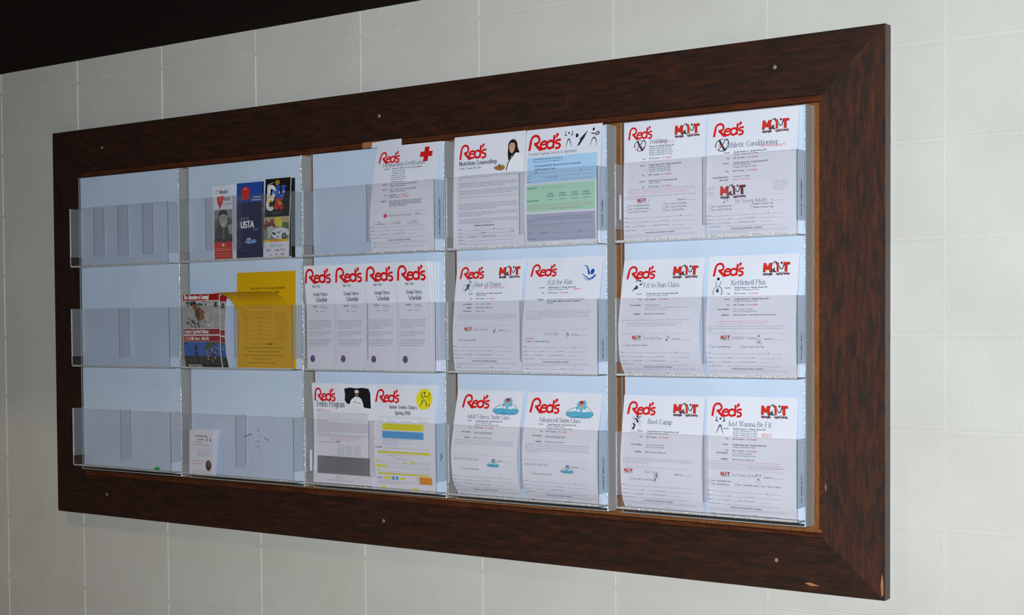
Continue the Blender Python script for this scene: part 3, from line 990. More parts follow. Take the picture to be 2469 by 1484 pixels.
def form_foot(cv, v0, fs=1.0):
    class V(float):
        def __add__(self, o):
            return float(self) + o * fs
    v = V(v0)
    cv.text('Name', .15, v, .12, GREY, weight=.16); cv.rule(.62, 5.9, v); cv.text('Age', 5.95, v, .12, GREY, weight=.16); cv.rule(6.4, 7.4, v)
    cv.text('Phone #', .15, v + .40, .12, GREY, weight=.16); cv.rule(.85, 2.1, v + .40); cv.text('(Home)', 2.15, v + .40, .11, GREY, weight=.16)
    cv.rule(2.8, 3.9, v + .40); cv.text('(Cell or Work)', 3.95, v + .40, .11, GREY, weight=.16); cv.rule(5.2, 7.4, v + .40)
    cv.text('Payment', .15, v + .78, .12, GREY, weight=.16); cv.rule(.85, 1.4, v + .78); cv.text('Fee Enclosed', 1.5, v + .78, .12, GREY, weight=.16)
    cv.rule(2.6, 3.1, v + .78); cv.text('Please bill my account #', 3.2, v + .78, .12, GREY, weight=.16); cv.rule(5.2, 6.3, v + .78)
    cv.text('List Health Concerns', .15, v + 1.13, .11, GREY, weight=.16); cv.rule(1.9, 7.2, v + 1.13)
    cv.text('WAIVER RELEASE AND INDEMNITY AGREEMENT', 3.9, v + 1.42, .11, SLATE, 'c', .2)
    cv.para(.2, 7.7, v + 1.56, 3, .115, .07)
    cv.text('Signature', .3, v + 2.06, .11, GREY, weight=.16); cv.rule(1.1, 4.3, v + 2.06); cv.text('Date/Time', 4.4, v + 2.06, .11, GREY, weight=.16); cv.rule(5.3, 7.0, v + 2.06)


def icon_x(cv, u, v, w):
    cv.use('icon')
    s = w
    cv.arc(u + .5 * s, v + .5 * s, .5 * s, .42 * s, 60, 200, .03 * s, INK, 8, .08 * s)
    cv.arc(u + .5 * s, v + .5 * s, .50 * s, .42 * s, 215, 330, .03 * s, INK, 8, .08 * s)
    cv.arc(u + .62 * s, v + .42 * s, .42 * s, .40 * s, 60, -80, .09 * s, INK, 8, .03 * s)
    cv.line([(u + .28 * s, v + .12 * s), (u + .48 * s, v + .5 * s), (u + .78 * s, v + .92 * s)], .15 * s, INK)
    cv.line([(u + .80 * s, v + .10 * s), (u + .52 * s, v + .5 * s), (u + .22 * s, v + .86 * s)], .06 * s, INK)
    cv.text('Red', u + .2 * s, v + .62 * s, .2 * s, TRED, weight=.12, slant=.2)
    cv.use('printed_text')


def icon_run(cv, u, v, w, col=INK):
    cv.use('icon' if w > .7 else 'small_icon')
    P = lambda x, y: (u + x * w, v + y * w)
    cv.line([P(.30, .22), P(.42, .06), P(.58, .04), P(.62, .16)], .05 * w, col, None, .11 * w)
    cv.line([P(.0, 1.02), P(.22, .78), P(.46, .52)], .04 * w, col, None, .13 * w)
    cv.line([P(.22, .80), P(.48, .74), P(.50, .56)], .13 * w, col)
    cv.ell(*P(.76, .12), .075 * w, .085 * w, col)
    cv.line([P(.72, .36), P(.82, .46), P(.92, .40), P(1.0, .22)], .13 * w, col, None, .04 * w)
    cv.use('printed_text')


def icon_kettle(cv, u, v, w, col=INK):
    cv.use('icon' if w > .7 else 'small_icon')
    P = lambda x, y: (u + x * w, v + y * w)
    cv.ell(*P(.55, .08), .15 * w, .15 * w, col)
    cv.line([P(.28, .30), P(.42, .78)], .05 * w, col); cv.line([P(.86, .30), P(.68, .78)], .05 * w, col)
    cv.arc(*P(.55, 1.28), .46 * w, .52 * w, 215, 95, .06 * w, col, 8, .04 * w)
    cv.arc(*P(.55, 1.28), .46 * w, .52 * w, 85, -35, .04 * w, col, 8, .08 * w)
    cv.ell(*P(.53, 1.20), .14 * w, .15 * w, col); cv.arc(*P(.53, 1.04), .12 * w, .12 * w, 0, 180, .05 * w, col, 6)
    cv.use('printed_text')


def icon_flex(cv, u, v, w, col=INK):
    cv.use('icon' if w > .7 else 'small_icon')
    P = lambda x, y: (u + x * w, v + y * w)
    cv.ell(*P(.5, .2), .11 * w, .10 * w, col)
    for s in (-1, 1):
        cv.line([P(.5 + s * .34, .02), P(.5 + s * .44, .06), P(.5 + s * .38, .20), P(.5 + s * .46, .40), P(.5 + s * .24, .44)], .05 * w, col, None, .10 * w)
        cv.line([P(.5 + s * .04, .76), P(.5 + s * .2, 1.16), P(.5 + s * .38, 1.64)], .12 * w, col, None, .03 * w)
    cv.use('printed_text')


def icon_bike(cv, u, v, w, col=INK):
    cv.use('icon' if w > .7 else 'small_icon')
    P = lambda x, y: (u + x * w, v + y * w)
    cv.arc(*P(.22, .86), .2 * w, .24 * w, 0, 360, .022 * w, col, 14)
    cv.arc(*P(.80, .86), .2 * w, .24 * w, 0, 360, .022 * w, col, 14)
    cv.line([P(.24, 1.06), P(.48, .80), P(.42, .62), P(.60, .54), P(.56, .98)], .10 * w, col)
    cv.line([P(.66, .26), P(.80, .48)], .12 * w, col, None, .05 * w)
    cv.ell(*P(.74, .06), .075 * w, .085 * w, col)
    cv.use('printed_text')


def icon_swim(cv, u, v, w, col=(.012, .075, .42)):
    cv.use('icon' if w > .7 else 'small_icon')
    P = lambda x, y: (u + x * w, v + y * w)
    cv.line([P(.16, .05), P(.40, .10), P(.52, .34), P(.60, .58)], .02 * w, col, None, .14 * w)
    cv.arc(*P(.62, -.02), .62 * w, .92 * w, 235, 320, .03 * w, col, 10, .02 * w)
    cv.line([P(.12, .52), P(.34, .66), P(.62, .84), P(.86, .76), P(1.0, .60)], .03 * w, col, None, .10 * w)
    cv.ell(*P(.80, .42), .12 * w, .17 * w, col, 12, None, .4)
    cv.use('printed_text')


def icon_pool(cv, u, v, w):
    cv.use('picture' if w > 2 else 'small_picture')
    P = lambda x, y: (u + x * w, v + y * w)
    cyan = (.10, .42, .62)
    B = (.02, .04, .07)
    cv.poly([P(0, .42), P(.10, .38), P(.50, .34), P(.92, .37), P(1.0, .44), P(.96, .50), P(.80, .56), P(.62, .54), P(.46, .57), P(.22, .54), P(.06, .50)], cyan)
    cv.poly([P(.36, .34), P(.38, .12), P(.44, .04), P(.56, .06), P(.64, .0), P(.72, .10), P(.70, .32), P(.56, .38)], (.16, .50, .68))
    cv.ell(*P(.54, .10), .075 * w, .065 * w, (.55, .02, .02), 12, 1)
    cv.ell(*P(.54, .19), .065 * w, .06 * w, (.6, .45, .4), 10, 1)
    cv.poly([P(.36, .36), P(.48, .25), P(.50, .38)], (.8, .84, .9), 1)
    cv.poly([P(.58, .38), P(.62, .26), P(.76, .38)], (.8, .84, .9), 1)
    cv.line([P(0, .42), P(.16, .30), P(.36, .24), P(.46, .30)], .012 * w, B, 2)
    cv.line([P(.62, .28), P(.76, .22), P(.92, .34), P(1, .44)], .012 * w, B, 2)
    cv.line([P(0, .46), P(.2, .56), P(.45, .52), P(.6, .56), P(.9, .54), P(1, .46)], .02 * w, (.03, .18, .32), 2)
    cv.line([P(.48, .20), P(.52, .17), P(.59, .18)], .015 * w, B, 2)
    cv.use('printed_text')


def icon_boot(cv, u, v, w):
    cv.use('icon' if w > .7 else 'small_icon')
    P = lambda x, y: (u + x * w, v + y * w)
    cv.line([P(.0, 1.35), P(.08, .70), P(.12, .12), P(1.0, .04), P(.95, .62), P(.86, 1.26), P(.2, 1.42), P(.0, 1.35)], .02 * w, GREY)
    cv.ell(*P(.58, .10), .10 * w, .10 * w, INK)
    cv.line([P(.30, .26), P(.55, .34), P(.90, .08)], .10 * w, INK, None, .06 * w); cv.line([P(.5, .3), P(.66, .62)], .16 * w, INK)
    cv.line([P(.20, .70), P(.40, .86), P(.14, 1.16)], .16 * w, INK, None, .08 * w); cv.line([P(.4, .86), P(.22, 1.24)], .10 * w, INK)
    cv.line([P(.2, .25), P(.34, .5), P(.3, .7)], .03 * w, SLATE); cv.line([P(.72, .9), P(.8, .6), P(.76, .2)], .03 * w, SLATE)
    cv.use('printed_text')


NR = ('non refundable', TRED, .16)


def class_sheet(sh, title, icon, rows, paras, low_title, boxes, rv=2.85, tu=2.3, ts=.46, matt=True, small_icon=None, red_sub=None, foot=8.55, low_v=7.35, slant=0.0, logo=(.5, .62, 2.95), pool=False, icon_at=(.55, 1.85, .85), logo_h=1.15, tv=None, mv=.70, fs=1.0):
    cv = sh.cv
    cv.reds(logo[0], logo[1], logo[2], h=logo_h)
    if matt: cv.matt(5.35, mv, 2.55)
    if pool: icon_pool(cv, 4.7, .62, 3.15)
    cv.use('title', 3)
    tv = tv or (2.62 if not pool else 2.88)
    cv.text(title, tu, tv, ts, SLATE, 'l', .10, True, slant, .92)
    if red_sub:
        cv.text(red_sub[0], red_sub[1], red_sub[2], .17, TRED, 'l', .14, cond=1.2, slant=.2)
    cv.use('printed_text')
    if icon: icon(cv, *icon_at)
    for v, lab, items in rows:
        row(cv, v, lab, items)
    for p in paras:
        u0, u1, v, n, col = p[:5]
        cv.para(u0, u1, v, n, .19, .095, col, p[5] if len(p) > 5 else .6)
    cv.dashes(.2, 7.6, low_v - .5)
    if matt:
        cv.matt(1.5 if low_title != 'Boot Camp' else .4, low_v - .32, .95, True, True)
    cv.text(low_title, 2.6 if not pool else .3, low_v + .02, .26, GREY, 'l', .09, True, 0, .9)
    if small_icon: small_icon(cv, 4.95, low_v - .3, .5)
    if pool: icon_pool(cv, 4.5, low_v - .25, 1.5)
    cv.text('RECEIPT NO.', 5.75, low_v + .05, .11, INK, 'l', .18); cv.rule(6.6, 7.6, low_v + .05)
    for u, v, tx in boxes:
        cv.tick(u, v)
        cv.text(tx, u + .32, v - .03, .12, INK, 'l', .17)
    form_foot(cv, foot, fs)


def sess(v, day, extra, fee, tail=True):
    out = [(v, 'Session:', [(day, INK, .19)])]
    for i, e in enumerate(extra):
        out.append((v + .19 * (i + 1), None, [(e, SLATE, .13)]))
    v2 = v + .19 * len(extra) + .33
    out.append((v2, 'Fee:', [(fee, INK, .19)] + ([('- ', INK, .15), NR] if tail else [])))
    return out


# ---- right-hand rack, three pockets, two class flyers in each
FG = 'white class flyers in the clear racks'
T5, B5 = -12.45, lo(-23.5)
S = Sheet('flyer', 98.50, 8.5, prof_bow(T5, B5, 2.25, 2.55, 2.5), 'white flyer headed Training with a crossed X mark, left of the Athletic Conditioning flyer', group=FG)
class_sheet(S, 'Training', icon_x,
            sess(2.42, 'February 1st - Monday February 29th', ['Mondays & Wednesdays @ 5:30am', 'Mondays & Wednesdays @ 6:30am', 'Mondays & Wednesdays @ 12:15 pm', 'Mondays & Wednesdays @ 5:30 pm'], '$72 / 8 sessions')
            + sess(4.1, 'Tuesday February 2nd - Thursday February 25th', ['Tuesdays & Thursdays @ 5:30am', 'Tuesdays & Thursdays @ 9:00am', 'Tuesdays & Thursdays @ 5:30pm'], '$63 / 7 sessions')
            + sess(5.55, 'Friday February 5th - Friday February 26th', ['Friday @ 5:30am'], '$36 / 4 sessions'),
            [(.5, 7.4, 6.25, 1, SLATE, 1), (.5, 7.6, 6.45, 2, TRED, .9), (.2, 7.6, 6.9, 2, GREY, .3)],
            'X', [(.3, 7.75, 'Feb 1 - Feb 29 M & W @ 5:30am'), (.3, 8.03, 'Feb 1 - Feb 29 M & W @ 6:30am'), (.3, 8.31, 'Feb 2 - Feb 25 T & Th @ 9am'), (4.2, 7.75, 'Feb 2 - Feb 25 T & Th @ 5:30am'), (4.2, 8.03, 'Feb 2 - Feb 25 T & Th @ 5:30pm'), (4.2, 8.31, 'Feb 5 - Feb 26 Fri @ 5:30am')],
            ts=.44, red_sub=('FOR ADULTS', 3.7, 2.12), foot=8.8, icon_at=(1.1, 1.62, 1.15), logo=(.45, .48, 2.5), tu=2.7, tv=2.1, mv=.65, logo_h=1.1)
S.done()
S = Sheet('flyer', 107.30, 8.75, prof_bow(T5 - .02, B5, 2.34, 2.95, 2.45), 'white flyer headed Athletic Conditioning, in the top right pocket', group=FG, thick=.10)
class_sheet(S, 'Athletic Conditioning', icon_x,
            sess(3.6, 'Monday February 1st - Monday February 29th', ['Mondays & Wednesdays @ 4:15pm'], '$72 / 8 sessions')
            + sess(4.55, 'Tuesday February 2nd - Thursday February 25th', ['(No class on Mardi Gras)', 'Tuesdays & Thursdays @ 4:15pm'], '$63 / 7 sessions')
            + [(5.75, 'Group Requirements:', [('A minimum of 4 people', SLATE, .12)]), (6.0, 'Age Groups:', [('Between 12 years and up', TRED, .13)])],
            [(.1, .9, 6.6, 4, SLATE, .9), (6.6, 7.9, 6.35, 5, SLATE, .8)],
            '', [(.3, 8.3, 'Feb 1 - Feb 29 M & W @ 4pm'), (.3, 8.58, 'Feb 2 - Feb 25 T & Th @ 4pm'), (4.4, 8.25, 'Members 12-14 years of age'), (4.4, 8.55, 'Members 15-18 years of age')],
            ts=.46, red_sub=('FOR YOUNG ADULTS', 5.2, 3.3), foot=9.05, icon_at=(.85, 2.2, 1.25), tu=1.9, logo=(.6, .88, 2.95), tv=3.12, mv=.95, fs=.86, low_v=7.9)
S.cv.rect(1.2, 6.2, 6.4, 8.05, (.78, .79, .90), 1)
S.cv.lay = 2
S.cv.matt(1.5, 6.45, 2.5)
S.cv.text('for Young Adults', 2.95, 8.0, .32, SLATE, 'l', .08)
S.cv.lay = 0
S.done()
T5, B5 = -24.95, lo(-35.68)
S = Sheet('flyer', 98.42, 8.5, prof_bow(T5 - .1, B5, 2.3, 3.42, 2.35, .64), 'white flyer headed Fit to Run Class with a runner mark, bowed outward', group=FG, thick=.08)
class_sheet(S, 'Fit to Run Class', icon_run,
            sess(3.25, 'Tuesday February 2nd - Thursday February 25th', ['Tuesdays & Thursdays @ 4:30am'], '$63 / 7 sessions')
            + [(4.3, 'Entry Deadline:', [('February 2 meeting at', SLATE, .12)]), (5.1, 'Eligibility:', [('Must be 14 years of age & over', SLATE, .17)])],
            [(2.7, 7.5, 4.5, 2, SLATE, .5), (.3, 7.4, 5.65, 1, SLATE, 1), (.9, 6.8, 5.95, 2, SLATE, .9)],
            'Fit to Run Class', [(.6, 8.0, 'Feb 2 - Feb 25 T & Th @ 4:30am')], small_icon=icon_run, foot=8.6, icon_at=(1.15, 1.85, 1.1), tu=2.4)
S.done()
S = Sheet('flyer', 107.38, 8.7, prof_bow(T5 - .05, B5, 2.35, 3.15, 2.35, .62), 'white flyer headed Kettlebell Plus with a lifter mark, in the middle pocket', group=FG, thick=.12)
class_sheet(S, 'Kettlebell Plus', icon_kettle,
            sess(2.9, 'Monday February 1st - Monday February 29th', ['Mondays & Wednesdays @ 5:15am'], '$72 / 8 sessions')
            + sess(3.9, 'Tuesday February 2nd - Thursday February 25th', ['Tuesdays & Thursdays @ 5:15am'], '$63 / 7 sessions')
            + [(4.8, 'Entry Deadline:', [('Class is limited to 12 people', SLATE, .12)]), (5.0, None, [('Class list is meeting at first class', SLATE, .12)]), (5.3, 'Eligibility:', [('Must be enthusiastic, open-minded & 14 years of age & over', SLATE, .17)])],
            [(1.2, 6.1, 5.85, 2, TRED, .98), (.1, 7.6, 6.28, 3, SLATE, .1)],
            'Kettlebell Training', [(.25, 8.12, 'Feb 1 - Feb 29 MW @ 5:15am'), (3.4, 8.12, 'Feb 2 - Feb 25 T Th @ 5:15am')], small_icon=icon_kettle, foot=8.65, icon_at=(.5, 1.95, .95), tu=2.35)
S.done()
T5, B5 = -37.35, lo(-47.93)
S = Sheet('flyer', 98.35, 8.5, prof_bow(T5 - .1, B5, 2.3, 3.05, 2.3, .60), 'white flyer headed Boot Camp with a climbing figure mark, in the bottom pocket', group=FG, thick=.08)
class_sheet(S, 'Boot Camp', icon_boot,
            sess(3.35, 'Tuesday February 2nd - Thursday February 25th', ['Tuesdays & Thursdays @ 5:15am'], '$63 / 7 sessions')
            + [(4.6, 'Entry Deadline:', [('Class is limited to 10 people', SLATE, .12)]), (4.8, None, [('Class list is at first meeting', SLATE, .12)]), (5.25, 'Eligibility:', [('Must be 14 years of age & over', SLATE, .17)])],
            [(.3, 7.6, 5.85, 3, SLATE, .35)],
            'Boot Camp', [(1.0, 7.8, 'Feb 2 - Feb 25 T & Th @ 5:15am')], foot=8.35, icon_at=(.95, 1.85, 1.1), tu=2.75, low_v=7.1)
icon_boot(S.cv, 3.5, 7.1, .6)
S.done()
S = Sheet('flyer', 107.12, 8.8, prof_bow(T5 - .0, B5, 2.35, 2.75, 1.9 + .4, .5), 'white flyer headed Just Wanna Be Fit with a flexing figure mark, in the bottom pocket', group=FG, thick=.12)
class_sheet(S, 'Just Wanna Be Fit', icon_flex,
            sess(2.9, 'Monday February 1st - Monday February 29th', ['Mondays & Wednesdays @ 5:30am', 'Mondays & Wednesdays @ 9:00am', 'Mondays & Wednesdays @ 5:30pm'], '$72 / 8 sessions')
            + sess(4.3, 'Tuesday February 2nd - Tuesday February 25th', ['Tuesdays & Thursdays @ 9:00am'], '$63 / 7 sessions')
            + [(5.05, 'Entry Deadline:', [('Class is limited to 12 people', SLATE, .12)]), (5.25, None, [('Class list is meeting at first class', SLATE, .12)]), (5.6, 'Eligibility:', [('Must be 14 years of age & over', SLATE, .17)])],
            [(.3, 7.6, 5.8, 1, TRED, .95), (.2, 7.5, 6.0, 3, SLATE, .9), (4.2, 7.6, 6.2, 1, TRED, 1)],
            'Just Wanna Be Fit', [(.3, 7.6, 'Feb 1 - Feb 29 MW @ 5:30am'), (.3, 7.9, 'Feb 1 - Feb 29 MW @ 9am'), (2.9, 7.85, 'Feb 1 - Feb 29 MW @ 5:30pm'), (5.2, 7.85, 'Feb 2 - Feb 25 T Th @ 9am')], small_icon=icon_flex, foot=8.45, icon_at=(.9, 1.80, .95), tu=2.15, low_v=7.0)
S.cv.text('WAITING LIST', 5.5, 3.3, .12, TRED, weight=.18); S.cv.text('WAITING LIST', 5.5, 3.48, .12, TRED, weight=.18)
S.done()

# ---- second rack from the right
T4, B4 = -12.15, lo(-23.5)
S = Sheet('flyer', 78.42, 8.8, prof_bow(T4, B4, 2.25, 2.6, 2.6), 'white flyer headed Nutrition Counseling with a photo of a dark-haired person in a white coat', group=FG, thick=.10)
cv = S.cv
cv.reds(.75, .86, 3.3, h=1.42)
cv.use('title')
cv.text('Nutrition Counseling', .70, 2.90, .40, INK, 'l', .17, True, 0, 1.02)
cv.text('Estelle L. Benoit, RD, LDN', .70, 3.30, .21, INK, 'l', .13, True, 0, .9)
cv.use('picture')
hair, skin, coat = (.012, .010, .010), (.62, .33, .22), (.86, .88, .94)
cv.poly([(6.75, 1.15), (6.95, .85), (7.3, .72), (7.65, .85), (7.85, 1.2), (7.9, 1.6), (8.15, 2.1), (7.8, 2.05), (7.3, 2.3), (7.15, 2.75), (6.8, 2.75), (6.7, 2.1)], hair)
cv.poly([(6.85, 1.3), (7.05, 1.05), (7.5, 1.1), (7.62, 1.4), (7.5, 1.85), (7.25, 2.15), (6.98, 1.95), (6.85, 1.6)], skin, 1)
cv.line([(6.98, 1.38), (7.12, 1.37)], .04, hair, 2); cv.line([(7.3, 1.38), (7.46, 1.40)], .04, hair, 2)
cv.line([(7.05, 1.78), (7.18, 1.84), (7.36, 1.78)], .05, (.9, .85, .82), 2); cv.line([(7.2, 1.45), (7.18, 1.62)], .03, (.42, .2, .13), 2)
cv.poly([(6.9, 2.75), (7.2, 2.35), (7.75, 2.05), (8.3, 2.3), (8.5, 2.8), (8.5, 3.75), (6.6, 3.75), (6.65, 3.2)], coat, 1)
cv.line([(6.60, 3.72), (6.75, 3.1), (7.05, 2.65), (7.5, 2.2)], .10, hair, 2)
cv.poly([(5.0, 3.35), (5.4, 3.2), (6.1, 3.25), (6.45, 3.3), (6.3, 3.6), (5.9, 3.7), (5.3, 3.6)], (.38, .16, .05)); cv.ell(5.75, 3.2, .2, .13, (.14, .16, .04)); cv.ell(6.15, 3.22, .16, .1, (.55, .3, .05))
cv.use('printed_text')
for v, n, c, l in ((4.0, 3, INK, .06), (4.75, 3, INK, .75), (5.5, 3, INK, .9), (6.15, 2, TRED, .0), (6.8, 4, INK, .65), (7.65, 3, INK, .4), (8.35, 3, INK, .6)):
    cv.para(.75, 8.0, v, n, .17, .105, c if c != INK else SLATE, max(l, .05), weight=.2)
cv.text('Nutrition Counseling Services:', 4.0, 9.0, .15, INK, 'c', .22)
for v, ws in ((9.35, (('Name', .7), ('Age', 5.0))), (9.7, (('Phone #', .7), ('(Home)', 3.6), ('(Cell)', 7.2))), (10.05, (('Payment', .7), ('Fee Enclosed', 2.0), ('Please bill my account #', 3.7))), (10.4, (('Signature', .7),)), (10.75, (('Date of Service', .7),))):
    for tx, u in ws: cv.text(tx, u, v, .12, SLATE, 'l', .17)
    cv.rule(1.4 if v < 10.7 else 1.9, 7.6, v + .04)
S.done()
S = Sheet('flyer', 87.42, 8.65, prof_bow(-12.20, B4, 2.35, 2.85, 2.65, .6), 'white flyer with pale blue, green and lavender printed bands under its heading', group=FG, thick=.14)
cv = S.cv
cv.reds(.35, .55, 3.7, h=1.45)
cv.use('icon')
icon_flex(cv, 4.5, .45, .95)
cv.use('icon')
cv.ell(5.9, .95, .17, .2, INK)
cv.poly([(7.1, .55), (6.45, 1.1), (6.15, 1.35), (6.3, 1.35), (5.95, 1.95), (6.2, 1.9), (6.75, 1.2)], INK)
cv.ell(7.75, .50, .13, .15, INK); cv.line([(7.5, .85), (7.9, .95), (8.3, .75), (8.4, .95), (8.0, 1.1)], .1, INK); cv.line([(7.8, 1.25), (7.6, 1.5), (7.4, 2.1)], .12, INK, None, .03); cv.line([(7.85, 1.25), (8.1, 1.6), (8.15, 2.1)], .12, INK, None, .03)
cv.use('title')
cv.text('Personal Training Services & Agreement', .35, 2.50, .30, SLATE, 'l', .10, True, 0, .83)
cv.use('colour_band')
cv.rect(.25, 2.70, 8.3, 5.2, (.42, .66, .94)); cv.rect(.25, 5.35, 8.15, 7.95, (.44, .74, .58)); cv.rect(.25, 8.15, 8.15, 10.75, (.42, .45, .60))
cv.use('printed_text', 1)
cv.text('I AM INTERESTED IN personal training services', .9, 2.98, .13, INK, 'l', .18); cv.text('Please check all that you may be applying for at', .9, 3.2, .13, SLATE, 'l', .14)
cv.text('Personal Training (Strength, NFL combo, sports specific, disease screening, training)', 1.1, 3.62, .135, INK, 'l', .2, cond=.84)
cv.text('Yoga/Pilates Equipment Training', 1.1, 3.95, .135, INK, 'l', .2)
cv.text('Training', 1.0, 4.25, .12, INK, 'l', .18)
for v in (4.28, 4.62, 5.0): cv.rule(1.7, 7.9, v)
cv.text('Name(s)', .3, 4.5, .11, INK); cv.text('Age', 6.4, 4.24, .11, INK); cv.text('Phone', .3, 4.8, .11, INK); cv.text('Complete form (below)', 2.6, 4.78, .11, INK); cv.text('Signature', .3, 5.08, .11, INK)
cv.text('SESSION RATES', .35, 5.75, .13, (.02, .16, .06), 'l', .22); cv.scrawl(1.9, 4.9, 5.72, .09, (.05, .25, .12))
for i, u in enumerate((3.1, 4.5, 5.9, 7.2)):
    cv.text(('Session', '2 person', '3 person', '4 person')[i], u, 6.35, .14, INK, 'c', .2); cv.text('Per Session', u, 6.58, .14, INK, 'c', .2); cv.text(('$60.00', '$40/person', '$30/person', '$25/person')[i], u, 6.9, .12, SLATE, 'c')
cv.text('Personal Training', .35, 6.95, .14, INK, 'l', .2)
cv.para(.35, 7.9, 7.35, 3, .19, .11, TRED, .8)
cv.scrawl(3.2, 7.0, 7.75, .11, (.04, .3, .1))
cv.para(1.2, 7.9, 8.55, 1, .2, .11, INK, 1); cv.para(.35, 7.9, 8.77, 2, .2, .11, INK, .12)
cv.para(.35, 7.9, 9.25, 2, .2, .13, (.05, .32, .18), .5)
cv.text('Member', .4, 10.0, .11, INK); cv.text('Member Signature', 1.8, 10.0, .11, INK); cv.rule(3.2, 7.8, 10.02); cv.text('Date', 6.2, 9.98, .11, INK); cv.text('Staff Signature', .4, 10.55, .11, INK); cv.rule(1.6, 7.8, 10.56)
S.done()
T4, B4 = -24.55, lo(-35.68)
S = Sheet('flyer', 78.75, 8.35, prof_bow(T4, B4 + .12, 2.3, 3.2, 2.9, .66), 'white flyer headed Hour of Power with a cyclist mark, in the middle pocket', group=FG, thick=.06)
class_sheet(S, 'Hour of Power', icon_bike,
            sess(3.35, 'Monday February 1st - Monday February 29th', ['Monday @ 5:30am'], '$45 / 5 sessions')
            + [(4.4, 'Entry Deadline:', [('Class is limited to 10 people', SLATE, .12)]), (4.75, 'Eligibility:', [('Must be 14 years of age & over', SLATE, .17)]), (5.1, 'Requirements:', [('Road Bike or Bike', SLATE, .12)])],
            [(.5, 7.8, 5.45, 3, SLATE, .9)],
            'Hour of Power', [(.7, 8.0, 'Feb 1 - Feb 29 Mon @ 5:30am')], small_icon=icon_bike, red_sub=('BIKE TRAINER CLASS', 3.7, 2.82), foot=8.6, icon_at=(.95, 1.65, 1.25), tu=2.35, slant=.16, low_v=6.95)
S.done()
S = Sheet('flyer', 87.55, 8.6, prof_bow(T4, B4, 2.32, 3.5, 3.4, .66), 'white flyer headed H2O for Kids with a blue swimmer mark', group=FG, thick=.12)
class_sheet(S, 'H O for Kids', None,
            sess(2.95, 'Monday February 1st - Monday February 29th', ['Mondays & Wednesdays @ 4:15pm'], '$72 / 8 sessions')
            + [(4.1, 'Eligibility:', [('Ages 7-12, must be able to swim a complete 25 yard length of', SLATE, .14)]), (4.28, None, [('the pool without stopping or touching, at a standard of', INK, .2)]), (4.47, None, [('the coach', SLATE, .14)])],
            [(.3, 7.7, 5.2, 5, SLATE, .25)],
            'H2O for Kids', [(.3, 8.15, 'February 1 - February 29 MW @ 4:15pm')], matt=False, small_icon=icon_swim, foot=8.65, tu=2.55, slant=.12, low_v=7.45)
icon_swim(S.cv, 6.2, .75, 1.7)
S.cv.text('2', 2.98, 2.72, .24, SLATE, 'l', .1, True); S.cv.text('WAITING LIST', 5.6, 3.14, .12, TRED, weight=.2); S.cv.text('WAITING LIST', .5, 7.85, .12, TRED, weight=.2)
S.done()
T4, B4 = -37.35, lo(-47.93)
S = Sheet('flyer', 78.68, 8.2, prof_bow(T4, B4, 2.3, 3.55, 2.45, .62), 'white flyer headed Adult Fitness Swim Class with a pool drawing', group=FG, thick=.06)
rows = [(3.17, 'Session:', [('Tuesday February 2nd - Thursday February 25th', INK, .19)]), (3.36, None, [('(No Class on Mardi Gras Day)', SLATE, .14)]), (3.55, None, [('Tuesdays & Thursdays @ 12:00pm-12:45pm', SLATE, .14)]), (3.85, 'Fee:', [('$63 / 7 sessions', INK, .19), ('- ', INK, .15), NR]),
        (4.3, 'Entry Deadline:', [('Class is limited to 12 participants', SLATE, .12)]), (4.4, None, [('Class list is meeting first served', SLATE, .12)]), (4.85, 'Eligibility:', [('Minimum age 14 years and older', SLATE, .14)])]
class_sheet(S, 'Adult Fitness Swim Class', None, rows, [(.4, 7.6, 5.1, 4, SLATE, .05)], 'Adult Fitness Swim Class', [(1.1, 8.0, 'Feb 2 - Feb 25 T/Th @ 12:00pm')], matt=False, pool=True, foot=8.7, tu=1.6, ts=.42, logo=(.85, .5, 3.3), low_v=7.0, logo_h=1.3)
S.done()
S = Sheet('flyer', 87.35, 8.6, prof_bow(T4 - .05, B4, 2.32, 3.42, 2.35, .58), 'white flyer headed Advanced Swim Class with a pool drawing', group=FG, thick=.12)
class_sheet(S, 'Advanced Swim Class', None, rows, [(.4, 7.8, 5.1, 5, SLATE, .2)], 'Advanced Swim Class', [(1.1, 8.0, 'Feb 2 - Feb 25 T/Th @ 6:00am')], matt=False, pool=True, foot=8.7, tu=1.7, ts=.44, logo=(.5, .6, 3.4), low_v=7.1, logo_h=1.4)
S.done()

